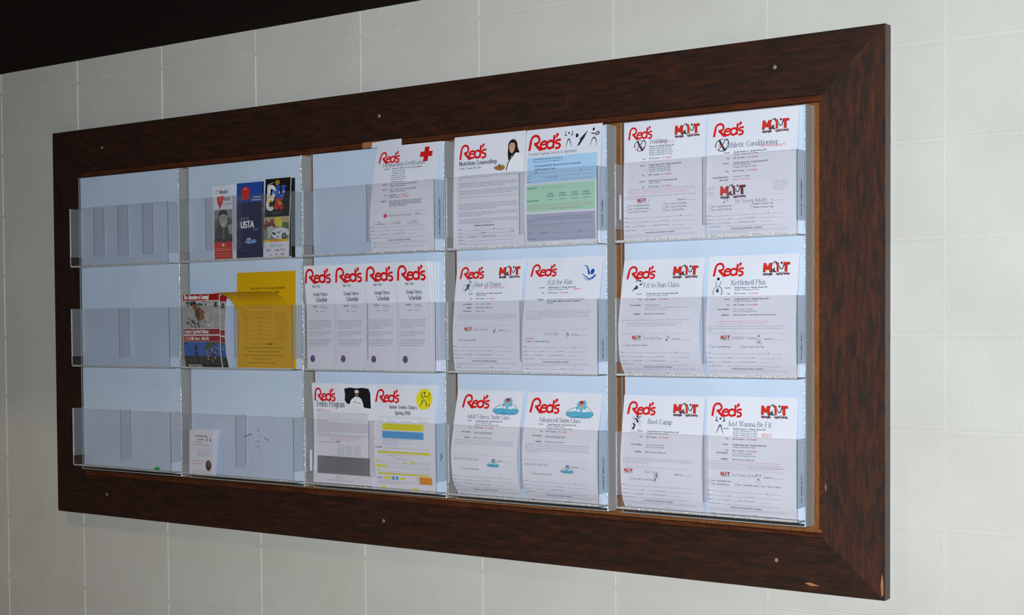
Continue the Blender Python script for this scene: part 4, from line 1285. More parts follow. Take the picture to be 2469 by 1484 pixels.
# ---- middle rack
B3 = lo(-23.5)
S = Sheet('flyer', 68.15, 8.6, [(2.3, -12.35), (2.95, -15.2), (3.45, -18.3), (3.6, -20.5), (3.45, -22.2), (3.2, B3)], 'white flyer headed Lifeguarding Certification with a red cross, alone in the top pocket', group=FG, thick=.10)
cv = S.cv
cv.reds(.55, .62, 2.75, h=1.2)
cv.use('logo')
cv.rect(6.55, .45, 7.15, 2.0, RED); cv.rect(6.05, .95, 7.65, 1.5, RED, 1)
cv.use('title')
cv.text('Lifeguarding Certification', 1.15, 2.25, .46, SLATE, 'l', .10, True, .16, .86)
cv.use('printed_text')
for r_ in [(2.55, 'Session 1:', [('February 29 - March 11 (no sessions need be attended)', INK, .19)])] + [(2.8 + .23 * i, None, [(tx, SLATE, .15)]) for i, tx in enumerate(('Monday Feb 29 @ 5-9pm', 'Thursday Mar 3 @ 5-9pm', 'Monday Mar 7 @ 5-9pm', 'Wednesday Mar 9 @ 5-9pm', 'Thursday Mar 10 @ 5-9pm', 'Friday Mar 11 @ 5-9pm'))] + \
        [(4.2, 'Session 2:', [('Mar. 15 - Mar. 25 (all sessions must be attended)', INK, .17)]), (4.4, None, [('Monday - Friday @ 9am-4pm', SLATE, .14)]), (4.75, 'Session 3:', [('June 13 - June 17 (all sessions must be attended)', INK, .17)]), (4.97, None, [('Monday - Friday @ 9am-4pm', SLATE, .14)]),
         (5.35, 'Fee:', [('$200/members -', SLATE, .17), NR]), (5.57, None, [('$250/non-members -', SLATE, .17), NR]), (5.95, 'Eligibility:', [('Age 15 and older. Must be able to pass the prerequisite swim', SLATE, .16)])] + \
        [(6.12 + .17 * i, None, [(tx, SLATE, .16)]) for i, tx in enumerate(('of 300 yard continuous swim using freestyle or breaststroke,', 'to tread water treading, and 2 minutes tread without hands.', 'Please call many of the head Pool'))]:
    row(cv, *r_, lu=2.2, tu=2.55, size=.14)
cv.dashes(.5, 7.8, 7.05)
cv.use('logo'); cv.rect(2.05, 7.15, 2.22, 7.65, RED); cv.rect(1.88, 7.32, 2.4, 7.5, RED, 1); cv.use('printed_text')
cv.text('Lifeguarding Certification', 2.45, 7.5, .26, GREY, 'l', .09, True, .14, .85)
cv.text('RECEIPT NO.', 6.1, 7.45, .11, INK, 'l', .18); cv.rule(7.0, 7.8, 7.45)
for u, a, b in ((.5, 'Session 1', 'February 29 - March 11'), (2.9, 'Session 2', 'Mar 15 - May 25'), (5.2, 'Session 3', 'June 13 - June 17')):
    cv.tick(u, 8.3); cv.text(a, u + .6, 8.1, .11, INK, 'l', .18); cv.text(b, u + .34, 8.3, .11, INK, 'l', .18)
form_foot(cv, 8.55)
S.done()

# four narrow fitness brochures side by side, a full pocket
BG = 'narrow group fitness brochures in the full middle pocket'
gx = [(58.98, 'leftmost'), (63.42, 'second'), (67.72, 'third'), (72.02, 'rightmost')]
glab = ['white narrow fitness brochure at the left end of the row of four',
        'white narrow fitness brochure second from the left in the row of four',
        'white narrow fitness brochure third from the left in the row of four',
        'white narrow fitness brochure at the right end of four, beside fanned spare copies']
for i, (x0, _) in enumerate(gx):
    pr = [(4.12 if i else 4.05, -24.45), (3.8, -27.0), (3.62, -29.2), (3.6, -32), (3.6, lo(-35.68))]
    S = Sheet('brochure', x0, 4.1 if i < 3 else 4.2, pr, glab[i], 'brochure', group=BG, thick=.10)
    cv = S.cv
    cv.reds(.12, .38, 3.72, h=1.48)
    cv.text('984-7738', 1.1, 2.36, .22, INK, 'l', .16)
    cv.use('title')
    cv.text('Group Fitness', 2.2, 3.25, .40, INK, 'c', .12, True, 0, .70)
    cv.text('Schedule', 2.3, 3.88, .46, INK, 'c', .13, True, 0, .76)
    cv.use('printed_text')
    cv.text('Eligibility:', 1.75, 4.42, .14, INK, 'r', .2); cv.text('Members and', 2.1, 4.42, .12, SLATE); cv.text('Guests of Club', 2.15, 4.6, .12, SLATE)
    cv.text('Fee:', 1.75, 4.98, .14, INK, 'r', .2); cv.text('No Charge', 2.1, 4.98, .12, SLATE)
    cv.para(.2, 3.55, 5.95, 5, .205, .115, SLATE, .55, weight=.18); cv.para(.2, 3.55, 7.15, 3, .205, .115, SLATE, .6, weight=.18); cv.para(.2, 3.55, 7.95, 4, .205, .115, SLATE, .85, weight=.18)
    cv.use('badge')
    cv.ell(.82, 9.95, .34, .37, (.085, .012, .16), 18); cv.arc(.82, 9.95, .27, .30, 0, 360, .02, (.35, .2, .5), 16, None, 1)
    cv.rect(.62, 9.78, 1.02, 9.84, (.4, .3, .55), 1); cv.rect(.56, 9.92, 1.08, 9.98, (.25, .1, .4), 1); cv.text('2015', .62, 10.18, .13, (.4, .3, .55), 'l', .14)
    S.done()
# spare copies behind, fanned back to the insert
for i in range(4):
    yt = (3.85, 3.4, 2.95, 2.5)[i]
    S = Sheet('brochure', 72.1 + .06 * i, 4.2, [(yt, -24.42 - .02 * i), (3.42 - .3 * i, -28), (3.40 - .32 * i, -32), (3.38 - .32 * i, lo(-35.68))],
              ('frontmost', 'second', 'third', 'rearmost')[i] + ' plain spare sheet fanned behind the right-end fitness brochure', 'brochure', group='spare fitness brochures fanned behind the row of four', thick=.16)
    S.done()
for i in range(3):
    x0 = gx[i][0]
    S = Sheet('brochure', x0 + .12, 4.1, [(3.2, -24.5), (3.0, -28), (2.9, -32), (2.9, lo(-35.68))],
              'plain white spares hidden behind the ' + ('leftmost', 'second', 'third')[i] + ' of the four fitness brochures', 'brochure', group='spare fitness brochures behind the first three', thick=.5)
    S.done()

B3 = lo(-47.93)
S = Sheet('flyer', 58.85, 8.55, [(2.85, -37.0), (2.6, -40), (2.55, -43), (2.7, B3 + .05)], 'white flyer headed Tennis Program with a photo of a person in a white cap', group=FG, thick=.08)
cv = S.cv
cv.reds(.3, .55, 3.05, h=1.35)
cv.use('picture')
cv.poly([(4.75, .55), (5.6, .42), (6.4, .5), (7.3, .42), (8.2, .5), (8.4, 1.0), (8.35, 2.6), (7.6, 2.55), (6.9, 2.35), (6.2, 2.2), (5.0, 2.15), (4.7, 1.8), (4.8, 1.2)], (.010, .010, .016))
cv.poly([(5.35, 2.3), (5.6, 1.75), (6.0, 1.5), (6.3, 1.35), (6.75, 1.4), (7.1, 1.6), (7.3, 2.1), (7.35, 2.55), (6.6, 2.5)], (.82, .86, .93), 1)
cv.ell(6.5, 1.12, .24, .32, (.30, .13, .07), 12, 1); cv.poly([(6.2, .95), (6.3, .7), (6.6, .62), (6.8, .8), (6.82, .95)], (.85, .87, .92), 2)
cv.line([(6.0, 1.98), (6.35, 1.95)], .08, (.55, .05, .05), 2); cv.line([(6.5, 2.05), (6.95, 2.05)], .05, (.05, .05, .08), 2)
cv.ell(6.5, .74, .06, .06, (.5, .05, .05), 8, 3)
cv.use('title', 3)
cv.text('Tennis Program', .5, 2.55, .66, INK, 'l', .095, True, 0, .72)
cv.use('printed_text')
cv.para(.5, 3.2, 2.85, 1, col=GREY); cv.text('MEMBERSHIP: There is $5', .5, 3.05, .14, TRED, 'l', .16)
cv.para(.5, 8.0, 3.25, 5, .15, .11, SLATE, .97, weight=.18); cv.text('TO THE Tennis Court', .55, 4.15, .13, TRED, 'l', .18)
cv.para(.5, 8.0, 4.35, 8, .145, .105, GREY, .25, weight=.2)
cv.para(.7, 8.0, 5.6, 2, .15, .10, SLATE, .9); cv.para(2.4, 6.8, 5.95, 2, .14, .10, TRED, .8)
cv.text('Schedule', 3.2, 6.3, .14, INK, 'l', .2); cv.scrawl(.7, 3.9, 6.42, .12, SLATE)
for j in range(7):
    for u in (3.5, 4.7, 5.9): cv.scrawl(u, u + 1.0, 6.7 + j * .17, .11, SLATE)
cv.use('grey_band'); cv.rect(.55, 7.85, 8.15, 9.75, (.20, .21, .23)); cv.use('printed_text', 1)
cv.scrawl(1.5, 6.8, 8.12, .13, (.015, .015, .02), weight=.24)
for j in range(6):
    cv.scrawl(.8 + .3 * (j % 3), 7.6 - .4 * (j % 2), 8.4 + j * .2, .11, (.07, .07, .09))
    cv.scrawl(3.3, 4.6, 8.3 + j * .2, .10, (.25, .07, .07))
cv.use('printed_text')
cv.para(3.3, 4.4, 9.95, 3, .15, .1, TRED, .8); cv.scrawl(2.0, 6.0, 10.45, .1, SLATE)
S.done()
S = Sheet('flyer', 67.28, 8.6, [(2.4, -37.0), (2.7, -40.5), (2.75, -44), (2.5, B3)], 'white flyer headed Junior Tennis Clinics with a yellow ball badge and yellow highlighting', group=FG, thick=.14)
cv = S.cv
YL, OR, BL = (.80, .74, .015), (.80, .30, .01), (.10, .38, .80)
cv.reds(.55, .55, 3.2, h=1.3)
cv.use('badge')
cv.ell(7.15, 1.45, 1.08, 1.08, YL, 24)
cv.ell(7.15, .80, .10, .12, INK, 10, 1)
cv.arc(7.2, 1.0, .45, .35, 130, 250, .06, INK, 6, .1, 1); cv.line([(7.1, 1.05), (7.35, 1.2), (7.75, 1.15)], .1, INK, 1, .05); cv.line([(7.0, 1.5), (6.85, 1.9), (6.6, 2.2)], .13, INK, 1, .04)
cv.line([(7.1, 1.5), (7.45, 1.75), (7.5, 2.15)], .05, INK, 1, .12)
cv.lay = 2
for j, c_ in enumerate('RTS'): cv.text(c_, 7.75, 1.05 + j * .55, .26, (.6, .02, .02), 'l', .26)
cv.use('title')
cv.text('Junior Tennis Clinics', 4.35, 2.5, .36, INK, 'c', .16, True, 0, .92); cv.text('Spring 2016', 4.35, 3.1, .36, INK, 'c', .16, True, 0, .92)
cv.use('printed_text')
cv.para(.9, 8.0, 3.4, 2, .17, .09, GREY, .9)
for u in (.6, 2.3, 4.4, 6.6): cv.scrawl(u, u + 1.1, 3.85, .12, INK if u < 1 else SLATE)
cv.use('highlight'); cv.rect(1.6, 4.05, 7.2, 4.75, YL); cv.rect(1.6, 4.85, 7.2, 5.6, BL)
cv.rect(.9, 6.95, 7.9, 7.15, YL); cv.rect(7.2, 6.90, 8.0, 7.2, YL, 1)
for (u, v, w_) in ((.6, 8.0, .45), (4.4, 8.0, .35), (5.4, 8.0, .5), (.65, 8.5, 1.5), (.7, 8.9, .4), (3.8, 9.75, .85), (1.3, 10.75, .55), (5.5, 10.75, .75)): cv.rect(u, v - .1, u + w_, v + .1, YL)
cv.rect(.8, 9.22, 7.9, 9.38, YL)
for j in range(4): cv.rect(1.7 + j * .52, 9.55, 2.05 + j * .52, 9.92, YL if j < 2 else BL)
cv.rect(6.45, 9.45, 8.15, 10.2, OR)
cv.use('printed_text', 2)
for j in range(3): cv.scrawl(1.8, 6.9, 4.22 + .2 * j, .1, (.30, .24, .02)); cv.scrawl(1.8, 6.9, 5.05 + .2 * j, .1, (.03, .12, .3))
cv.scrawl(.6, .85, 5.75, .14, INK); cv.para(1.7, 5.6, 5.75, 2, .18, .1, SLATE); cv.para(1.7, 6.0, 6.12, 2, .17, .1, BL)
cv.text('Entry Deadline:', .6, 6.6, .12, INK, 'l', .22); cv.scrawl(1.9, 7.8, 6.65, .1, TRED); cv.scrawl(1.0, 7.6, 7.08, .12, (.25, .2, .02)); cv.para(2.2, 6.6, 7.3, 2, .14, .08, TRED)
cv.scrawl(3.4, 5.2, 7.75, .1, SLATE); cv.rule(.6, 8.0, 8.15, .012); cv.rule(.6, 8.0, 8.62, .012); cv.rule(.6, 8.0, 9.05, .012); cv.scrawl(5.9, 8.0, 8.05, .09, SLATE)
cv.scrawl(4.4, 5.4, 8.45, .09, BL); cv.scrawl(6.8, 8.0, 8.45, .09, BL); cv.scrawl(.9, 7.8, 9.32, .12, (.28, .22, .02))
cv.text('Payment', .75, 9.82, .14, INK, 'l', .2); cv.tick(6.1, 9.85); cv.para(.9, 8.0, 10.1, 3, .13, .07, GREY); cv.rule(.6, 5.3, 10.85, .012)
for j in range(3): cv.scrawl(6.6, 8.0, 9.68 + .2 * j, .1, (.45, .15, .0))
S.done()

# ---- second rack from the left
B2 = lo(-23.5)
S = Sheet('brochure', 43.0, 3.45, [(2.3, -14.87), (2.4, -19), (2.35, B2)], 'white health leaflet with a red heart, a grey portrait photo and a red foot', 'leaflet', thick=.04)
cv = S.cv
k_ = S.H / 8.6
cv.text('why', .45, .75, .24, SLATE, 'l', .1); cv.text('have', .35, 1.0, .2, GREY, 'l', .1)
cv.use('title'); cv.text('Mended', 1.15, 1.05, .52, INK, 'l', .11, True, 0, .60); cv.text('Hearts', 1.85, 1.95, .52, INK, 'l', .11, True, 0, .62); cv.text('OF ACADIANA', 1.7, 2.5, .2, SLATE, 'l', .1, cond=.9)
cv.use('picture')
cv.poly([(1.3, 3.0), (.85, 2.2), (.75, 1.6), (1.0, 1.3), (1.3, 1.45), (1.45, 1.35), (1.75, 1.3), (1.85, 1.65), (1.7, 2.2)], (.72, .04, .03))
cv.line([(1.2, 1.4), (1.35, 1.6), (1.2, 1.75), (1.45, 2.0)], .05, (.9, .9, .95), 1)
cv.rect(.35, 3.1, 3.3, 7.4 * 1.0, (.13, .13, .12))
def blob(cv, pts, c, l=1): cv.poly(pts, (c, c, c * .97), l)
blob(cv, [(.35, 3.1), (1.2, 3.1), (1.0, 4.2), (.35, 4.6)], .26); blob(cv, [(2.3, 3.1), (3.3, 3.1), (3.3, 4.4), (2.6, 4.1)], .30); blob(cv, [(2.5, 5.2), (3.3, 5.0), (3.3, 6.2), (2.9, 6.4)], .36)
blob(cv, [(.35, 6.9), (.6, 5.6), (1.2, 4.9), (2.3, 4.9), (3.0, 5.9), (3.3, 6.6), (3.3, 7.2), (.35, 7.3)], .075, 1)
blob(cv, [(1.2, 3.7), (1.5, 3.4), (2.2, 3.4), (2.5, 3.8), (2.55, 4.7), (2.2, 5.4), (1.75, 5.5), (1.35, 5.0), (1.2, 4.3)], .40, 2)
blob(cv, [(1.1, 4.0), (1.2, 3.5), (1.6, 3.2), (2.2, 3.25), (2.6, 3.7), (2.4, 3.9), (1.9, 3.65), (1.4, 3.8)], .04, 3)
for a, b in (((1.45, 4.15), (1.7, 4.12)), ((2.0, 4.12), (2.3, 4.15))): cv.line([a, b], .09, (.06, .06, .06), 3)
cv.line([(1.85, 4.2), (1.8, 4.6), (1.95, 4.65)], .05, (.2, .2, .2), 3); cv.line([(1.55, 4.9), (1.85, 5.05), (2.2, 4.88)], .13, (.72, .72, .7), 3)
blob(cv, [(1.7, 5.6), (2.0, 5.6), (2.1, 7.2), (1.75, 7.2)], .16, 3)
cv.rect(.35, 6.95, 3.3, 7.2, (.015, .015, .015), 4)
cv.rect(.35, 7.25, 3.3, S.H - .05, (.62, .045, .03), 5)
cv.use('printed_text', 7)
cv.poly([(1.85, 7.4), (2.05, 7.65), (1.85, 7.95), (1.65, 7.65)], (.85, .65, .62)); cv.seg((1.5, 7.7), (2.2, 7.7), .05, .05, (.85, .65, .62))
for j, v in enumerate((8.15, 8.35, 8.5)): cv.scrawl(.5, 3.1, min(v, S.H - .12), .11, (.85, .55, .5))
cv.use('printed_text', 6); cv.scrawl(.5, 3.1, 7.12, .08, (.5, .5, .5))
cv.squeeze(.88)
cv.use('picture', 5); cv.rect(.35, 7.3, 3.3, S.H - .06, (.62, .045, .03)); cv.use('printed_text', 7); cv.scrawl(.5, 3.1, 7.75, .12, (.85, .55, .5)); cv.scrawl(.5, 3.1, 8.05, .12, (.85, .55, .5))
S.done()
S = Sheet('brochure', 47.05, 4.15, [(2.35, -14.8), (2.45, -19), (2.2 + .3, B2)], 'dark navy tennis association brochure with a red seal at its top', 'brochure', mat='navy', thick=.16)
cv = S.cv
cv.use('picture')
cv.rect(.04, .04, 4.1, 2.7, (.02, .075, .36)); cv.rect(.04, 2.55, 4.1, 2.7, (.015, .03, .14), 1)
cv.ell(1.45, 1.2, .72, .72, (.60, .03, .02), 18, 1); cv.poly([(.85, 1.2), (2.1, 1.2), (2.15, 2.25), (1.85, 2.1), (1.5, 2.3), (1.15, 2.1), (.8, 2.25)], (.60, .03, .02), 1)
cv.arc(1.45, 1.05, .3, .25, 30, 150, .09, (.85, .5, .45), 6, None, 2)
WH = (.80, .84, .92)
cv.use('printed_text', 2)
cv.text('The best offers', 3.9, 2.05, .2, WH, 'r', .16, cond=.72); cv.text('2016 US Open list!', 3.9, 2.4, .2, WH, 'r', .16, cond=.72)
cv.text('JOIN THE', .75, 4.85, .30, (.35, .42, .6), 'l', .09, cond=.82); cv.text('TODAY', 3.6, 6.35, .30, (.35, .42, .6), 'r', .09, cond=.82)
cv.use('title', 2); cv.text('USTA', .72, 5.9, .80, (.86, .88, .94), 'l', .24, cond=.86)
cv.use('logo', 2); cv.text('USTA', 1.65, 7.6, .30, (.7, .78, .9), 'l', .22, cond=.8); cv.poly([(1.35, 7.65), (2.2, 7.7), (3.0, 7.45), (3.15, 7.75), (2.7, 8.0), (2.3, 7.9), (1.9, 8.1)], (.18, .42, .8)); cv.arc(2.3, 7.75, 1.0, .2, 190, 350, .04, (.6, .75, .9), 8)
cv.rule(.3, 2.6, 8.9, .02, (.2, .28, .45))
cv.squeeze(.85)
S.done()
S = Sheet('brochure', 51.95, 3.95, [(2.65, -14.62), (2.95, -19), (3.15, B2)], 'black brochure with the big coloured word DUCK above a photo of a white car', 'brochure', mat='paper', thick=.05)
cv = S.cv
cv.use('picture')
cv.rect(.03, .03, 3.92, 5.05, (.012, .010, .010))
cv.line([(.3, .85), (1.3, .55)], .08, (.55, .55, .5), 1); cv.ell(1.9, .6, .38, .36, (.42, .26, .03), 14, 1); cv.arc(1.9, .6, .25, .22, 0, 300, .05, (.12, .07, .01), 8, None, 2)
cv.scrawl(.4, 3.4, 1.2, .1, (.6, .6, .6))
def big(c, u, v, s, col, lay=1, wt=.36): cv.lay = lay; cv.text(c, u, v, s, col, 'l', wt, cond=1.0, q=8)
cv.use('title', 1)
big('D', .48, 2.55, 1.45, (.85, .85, .85)); cv.poly([(1.1, 1.35), (1.75, 1.7), (1.85, 2.4), (1.4, 2.0)], (.05, .2, .7), 2); cv.poly([(.55, 2.55), (.9, 2.55), (1.3, 2.6), (.6, 2.25)], (.85, .5, .02), 2)
big('U', 1.90, 2.52, 1.42, (.03, .10, .55)); cv.ell(2.25, 1.9, .12, .16, WH, 10, 2); cv.ell(2.95, 1.85, .12, .16, WH, 10, 2); cv.ell(2.6, 2.35, .08, .08, WH, 8, 2)
big('C', .40, 4.02, 1.36, (.85, .84, .80), 1, .34); cv.poly([(.5, 3.3), (.75, 2.85), (1.2, 2.75), (1.0, 3.1)], (.85, .5, .02), 2); cv.poly([(1.25, 3.85), (1.65, 3.5), (1.7, 3.9)], (.65, .03, .02), 2)
big('K', 1.78, 4.0, 1.36, (.62, .03, .02), 1, .38); cv.line([(2.15, 2.9), (2.35, 3.5), (2.55, 3.2), (2.8, 3.55)], .1, (.85, .65, .03), 2)
cv.use('printed_text', 2)
cv.text('DERBY', 2.0, 4.7, .24, (.4, .4, .4), 'c', .08, cond=.9, track=1.9)
cv.use('picture', 1)
cv.rect(.03, 5.05, 3.92, 8.05, (.26, .24, .17)); cv.rect(.03, 5.05, 3.92, 5.9, (.48, .42, .24), 2)
cv.poly([(.03, 6.0), (.8, 5.7), (1.5, 5.6), (1.9, 6.2), (1.3, 6.6), (.03, 6.6)], (.18, .06, .04), 3); cv.ell(1.3, 5.6, .28, .3, (.35, .05, .03), 10, 3); cv.ell(.45, 5.7, .2, .25, (.12, .09, .06), 10, 3)
cv.poly([(1.9, 5.1), (2.6, 5.1), (2.9, 5.7), (2.8, 6.4), (1.9, 6.3), (1.7, 5.7)], (.78, .66, .04), 3); cv.poly([(2.9, 5.8), (3.9, 5.9), (3.9, 6.6), (3.0, 6.6)], (.12, .17, .06), 3)
cv.poly([(.55, 6.4), (1.3, 6.2), (1.7, 6.5), (1.2, 6.9), (1.1, 7.85), (.75, 7.85), (.7, 6.9)], (.45, .58, .60), 4)
cv.poly([(1.25, 6.9), (1.8, 6.55), (2.6, 6.45), (3.4, 6.6), (3.92, 6.9), (3.92, 7.5), (3.5, 7.6), (3.0, 7.95), (2.2, 7.95), (1.5, 7.7), (1.25, 7.3)], (.72, .76, .80), 5)
cv.poly([(1.35, 7.0), (1.9, 7.15), (2.0, 7.4), (1.5, 7.35)], (.03, .03, .04), 6); cv.poly([(2.1, 7.1), (2.9, 6.95), (2.4, 7.2)], (.05, .06, .08), 6); cv.ell(3.25, 7.6, .38, .42, (.03, .03, .03), 14, 6); cv.ell(3.25, 7.6, .22, .27, (.22, .26, .32), 12, 7); cv.ell(2.3, 7.7, .2, .07, (.04, .04, .05), 8, 6)
cv.use('colour_band', 2); cv.rect(.03, 8.0, 3.92, 8.3, (.85, .52, .01)); cv.use('printed_text', 3); cv.text('Win a sponsored car', 2.0, 8.24, .2, (.65, .08, .01), 'c', .16, cond=.8)
cv.squeeze(.845)
cv.use('printed_text', 3)
cv.line([(.45, 7.65), (.85, 7.2), (1.6, 7.35), (1.1, 8.0), (.45, 7.65)], .03, GREY)
cv.scrawl(1.0, 3.0, 7.5, .14, (.03, .08, .35), weight=.25)
for (u, v, w_, col) in ((.5, 8.0, .65, (.05, .12, .45)), (1.7, 8.05, .3, (.3, .5, .5)), (2.1, 8.05, .3, (.05, .05, .1)), (2.75, 8.0, .7, (.6, .08, .06)), (.5, 8.5, .2, INK), (1.15, 8.52, .35, (.35, .12, .05)), (1.95, 8.5, .4, (.55, .2, .1)), (2.8, 8.5, .5, (.05, .06, .15))):
    cv.scrawl(u, u + w_, v, .22, col, weight=.34)
S.done()
# second copy further back, its edge showing
S = Sheet('brochure', 52.1, 3.95, [(2.25, -14.7), (2.3, -19), (2.35, B2)], 'black-topped spare brochure just behind the one with the word DUCK', 'brochure', mat='black', thick=.04)
S.done()
# plain small pieces between them
S = Sheet('brochure', 46.62, 3.2, [(2.22, -14.95), (2.22, -19), (2.22, B2)], 'plain white sheet showing between the heart leaflet and the navy brochure', 'leaflet', thick=.03)
S.done()

# mud run flyer, pushed to the front of the middle pocket
B2 = lo(-35.68)


def mud_print(cv, H):
    W5 = 6.1
    cv.use('colour_band'); cv.rect(.05, .03, W5, .75, (.36, .012, .010)); cv.rect(.05, 4.0, W5, 4.62, (.36, .012, .010)); cv.rect(.05, 4.78, W5, 5.42, (.36, .012, .010))
    cv.use('picture'); cv.rect(.05, .78, W5, 3.95, (.42, .42, .40))
    r = random.Random(11)
    for (u0, u1, v0, v1, cs, n) in ((.1, 6, .8, 1.5, (.03, .05, .04), 16), (.1, 6, 1.5, 2.6, (.50, .47, .44), 14), (.1, 3, 2.8, 3.9, (.06, .07, .05), 12), (3.2, 6, 3.1, 3.9, (.52, .5, .48), 8)):
        for _ in range(n):
            a, b = r.uniform(u0 + .3, u1 - .3), r.uniform(v0 + .1, v1 - .1); g = r.uniform(.6, 1.5)
            cv.ell(a, b, r.uniform(.1, .32), r.uniform(.06, .2), tuple(c * g for c in cs), 7, 1, r.random())
    for _ in range(150):
        a, b = r.uniform(.15, 5.95), r.uniform(.85, 3.85)
        g = r.choice((.05, .12, .3, .5, .62)) if b < 1.5 or b > 2.9 else r.choice((.3, .42, .5, .62))
        cv.ell(a, b, r.uniform(.05, .16), r.uniform(.03, .09), (g, g * .96, g * .9), 6, 2, r.random())
    cv.poly([(1.6, 1.2), (2.1, .85), (2.5, 1.2), (2.4, 1.7), (1.8, 1.75)], (.20, .10, .06), 3); cv.poly([(1.4, 1.15), (1.8, .85), (2.3, .95), (2.2, 1.2)], (.03, .03, .08), 4)
    cv.poly([(1.9, 1.6), (2.9, 1.5), (3.8, 2.1), (3.9, 2.7), (3.2, 3.0), (2.7, 3.2), (2.3, 2.7)], (.30, .12, .05), 3); cv.poly([(2.2, 1.8), (2.8, 1.7), (2.9, 2.5), (2.6, 3.1), (2.2, 2.5)], (.07, .05, .04), 4)
    cv.poly([(3.6, 2.1), (4.2, 2.4), (4.3, 3.1), (3.7, 3.0)], (.55, .53, .5), 4)
    cv.rect(.05, 5.45, W5, 7.1, (.05, .14, .48), 1)
    cv.poly([(.05, 5.6), (.5, 5.5), (1.3, 6.6), (1.6, 7.2), (.05, 7.4)], (.05, .05, .045), 2); cv.poly([(4.0, 5.46), (6.1, 5.46), (6.1, 7.6), (3.7, 7.6), (3.6, 6.4)], (.10, .11, .06), 2)
    cv.rect(.05, 7.1, W5, 8.05, (.035, .03, .02), 2)
    cv.poly([(1.9, 5.9), (2.1, 5.75), (2.3, 6.1), (2.4, 7.2), (1.9, 7.2)], (.04, .03, .02), 3); cv.ell(2.15, 5.8, .1, .12, (.04, .03, .02), 8, 3)
    for _ in range(40):
        a, b = r.uniform(3.8, 5.9), r.uniform(5.6, 7.6); cv.ell(a, b, r.uniform(.05, .2), r.uniform(.05, .2), r.choice(((.2, .24, .1), (.3, .14, .1), (.03, .03, .02), (.42, .4, .35))), 6, 3)
    for _ in range(30):
        a, b = r.uniform(.4, 4), r.uniform(7.0, 7.9); cv.ell(a, b, r.uniform(.08, .22), r.uniform(.08, .2), r.choice(((.10, .07, .03), (.05, .05, .04), (.13, .10, .05))), 6, 3)
    cv.rect(.05, 8.05, W5, H - .02, (.008, .008, .008), 3)
    cv.use('printed_text', 4)
    WH = (.85, .85, .82)
    cv.text('The Adventure is Coming!', .25, .6, .50, WH, 'l', .17, True, 0, .58)
    cv.text('Lafayette Cajun Mud Challenge', .25, 4.48, .40, WH, 'l', .15, True, 0, .58)
    cv.text('1, 3, & 5 Mile Courses - March 5th', .30, 5.26, .38, WH, 'l', .15, True, 0, .56)
    hh = H - 8.05
    cv.text('Mud Bugs Mud Park, Lafayette, LA', .5, 8.05 + hh * .45, min(.30, hh * .4), WH, 'l', .15, False, 0, .72)
    cv.text('Details & Sign-up at lafayettemudchallenge.com', .5, 8.05 + hh * .85, min(.2, hh * .3), WH, 'l', .15, False, 0, .72)


S = Sheet('flyer', 39.2, 6.15, [(3.62, -27.12), (3.6, -29), (3.55, -31.5), (3.5, -34), (3.2, B2)], 'glossy mud run flyer with dark red headline bands and two photos', 'flyer', mat='paper', thick=.05)
mud_print(S.cv, S.H); S.done()
S = Sheet('flyer', 39.35, 6.15, [(2.5, -27.3), (2.75, -29), (2.95, -31.5), (2.75, -34), (2.3, B2)], 'second copy of the mud run flyer, mostly hidden, curling behind the front one', 'flyer', mat='paper', thick=.05)
mud_print(S.cv, S.H); S.done()

# yellow entry forms
YG = 'golden yellow entry forms'
INKY = (.06, .035, .004)
S = Sheet('flyer', 46.85, 9.2, [(2.3, -24.82), (2.35, -28), (2.4, -32), (2.4, B2)], 'golden yellow entry form standing upright at the back of the pocket', 'flyer', mat='yellow', thick=.06, group=YG, lean=-.0)
cv = S.cv
cv.use('title')
cv.text('2016 LOUISIANA STATE DUATHLON CHAMPIONSHIP', 4.9, 1.95, .23, INKY, 'c', .14, True, 0, .80)
cv.text('SPRING DUATHLON', 3.2, 2.45, .22, INKY, 'c', .14, True, 0, .86); cv.text('LAKE SUMMER', 6.0, 2.4, .22, INKY, 'c', .14, True, 0, .86)
cv.text('FEBRUARY 28, 2016', 5.6, 2.85, .18, INKY, 'c', .14, True); cv.text('BIKE & RUN', 6.9, 3.4, .20, INKY, 'c', .14, True, 0, .86)
S.done()
S = Sheet('flyer', 47.75, 8.3, [(7.0, -27.15), (6.0, -27.2), (5.0, -27.45), (4.1, -27.95), (3.4, -28.8), (3.0, -30.0), (2.9, -31.6), (3.1, -33.7), (3.3, B2)],
          'golden yellow entry form whose top half flops forward over the pocket edge', 'flyer', mat='yellow', thick=.012, group=YG, nv=60)
cv = S.cv
for j, v in enumerate((2.2, 2.6, 3.0, 3.4, 3.8, 4.2)):
    cv.scrawl(2.0 + .2 * (j % 2), 6.4 - .3 * (j % 3), v, .14, INKY)
cv.scrawl(1.0, 1.9, 3.0, .14, INKY)
cv.para(.6, 5.5, 4.75, 3, .3, .12, INKY, .9)
for j in range(6):
    v = 5.5 + j * .45
    cv.scrawl(.9, 1.6, v, .13, INKY); cv.rule(1.8, 5.6, v, .015, (.25, .14, .01)); cv.scrawl(2.9, 3.8, v - .1, .12, INKY)
for j in range(12):
    cv.scrawl(5.9, 7.6, 4.9 + j * .26, .12, INKY)
for j, (a, b) in enumerate(((2.2, 6.0), (1.0, 7.2), (1.6, 6.6), (.9, 7.3), (2.6, 5.2), (1.6, 6.4))):
    cv.scrawl(a, b, 8.35 + j * .42, .15, INKY, weight=.2)
cv.text('updates', 4.6, 8.35, .16, INKY, 'l', .22)
S.done()

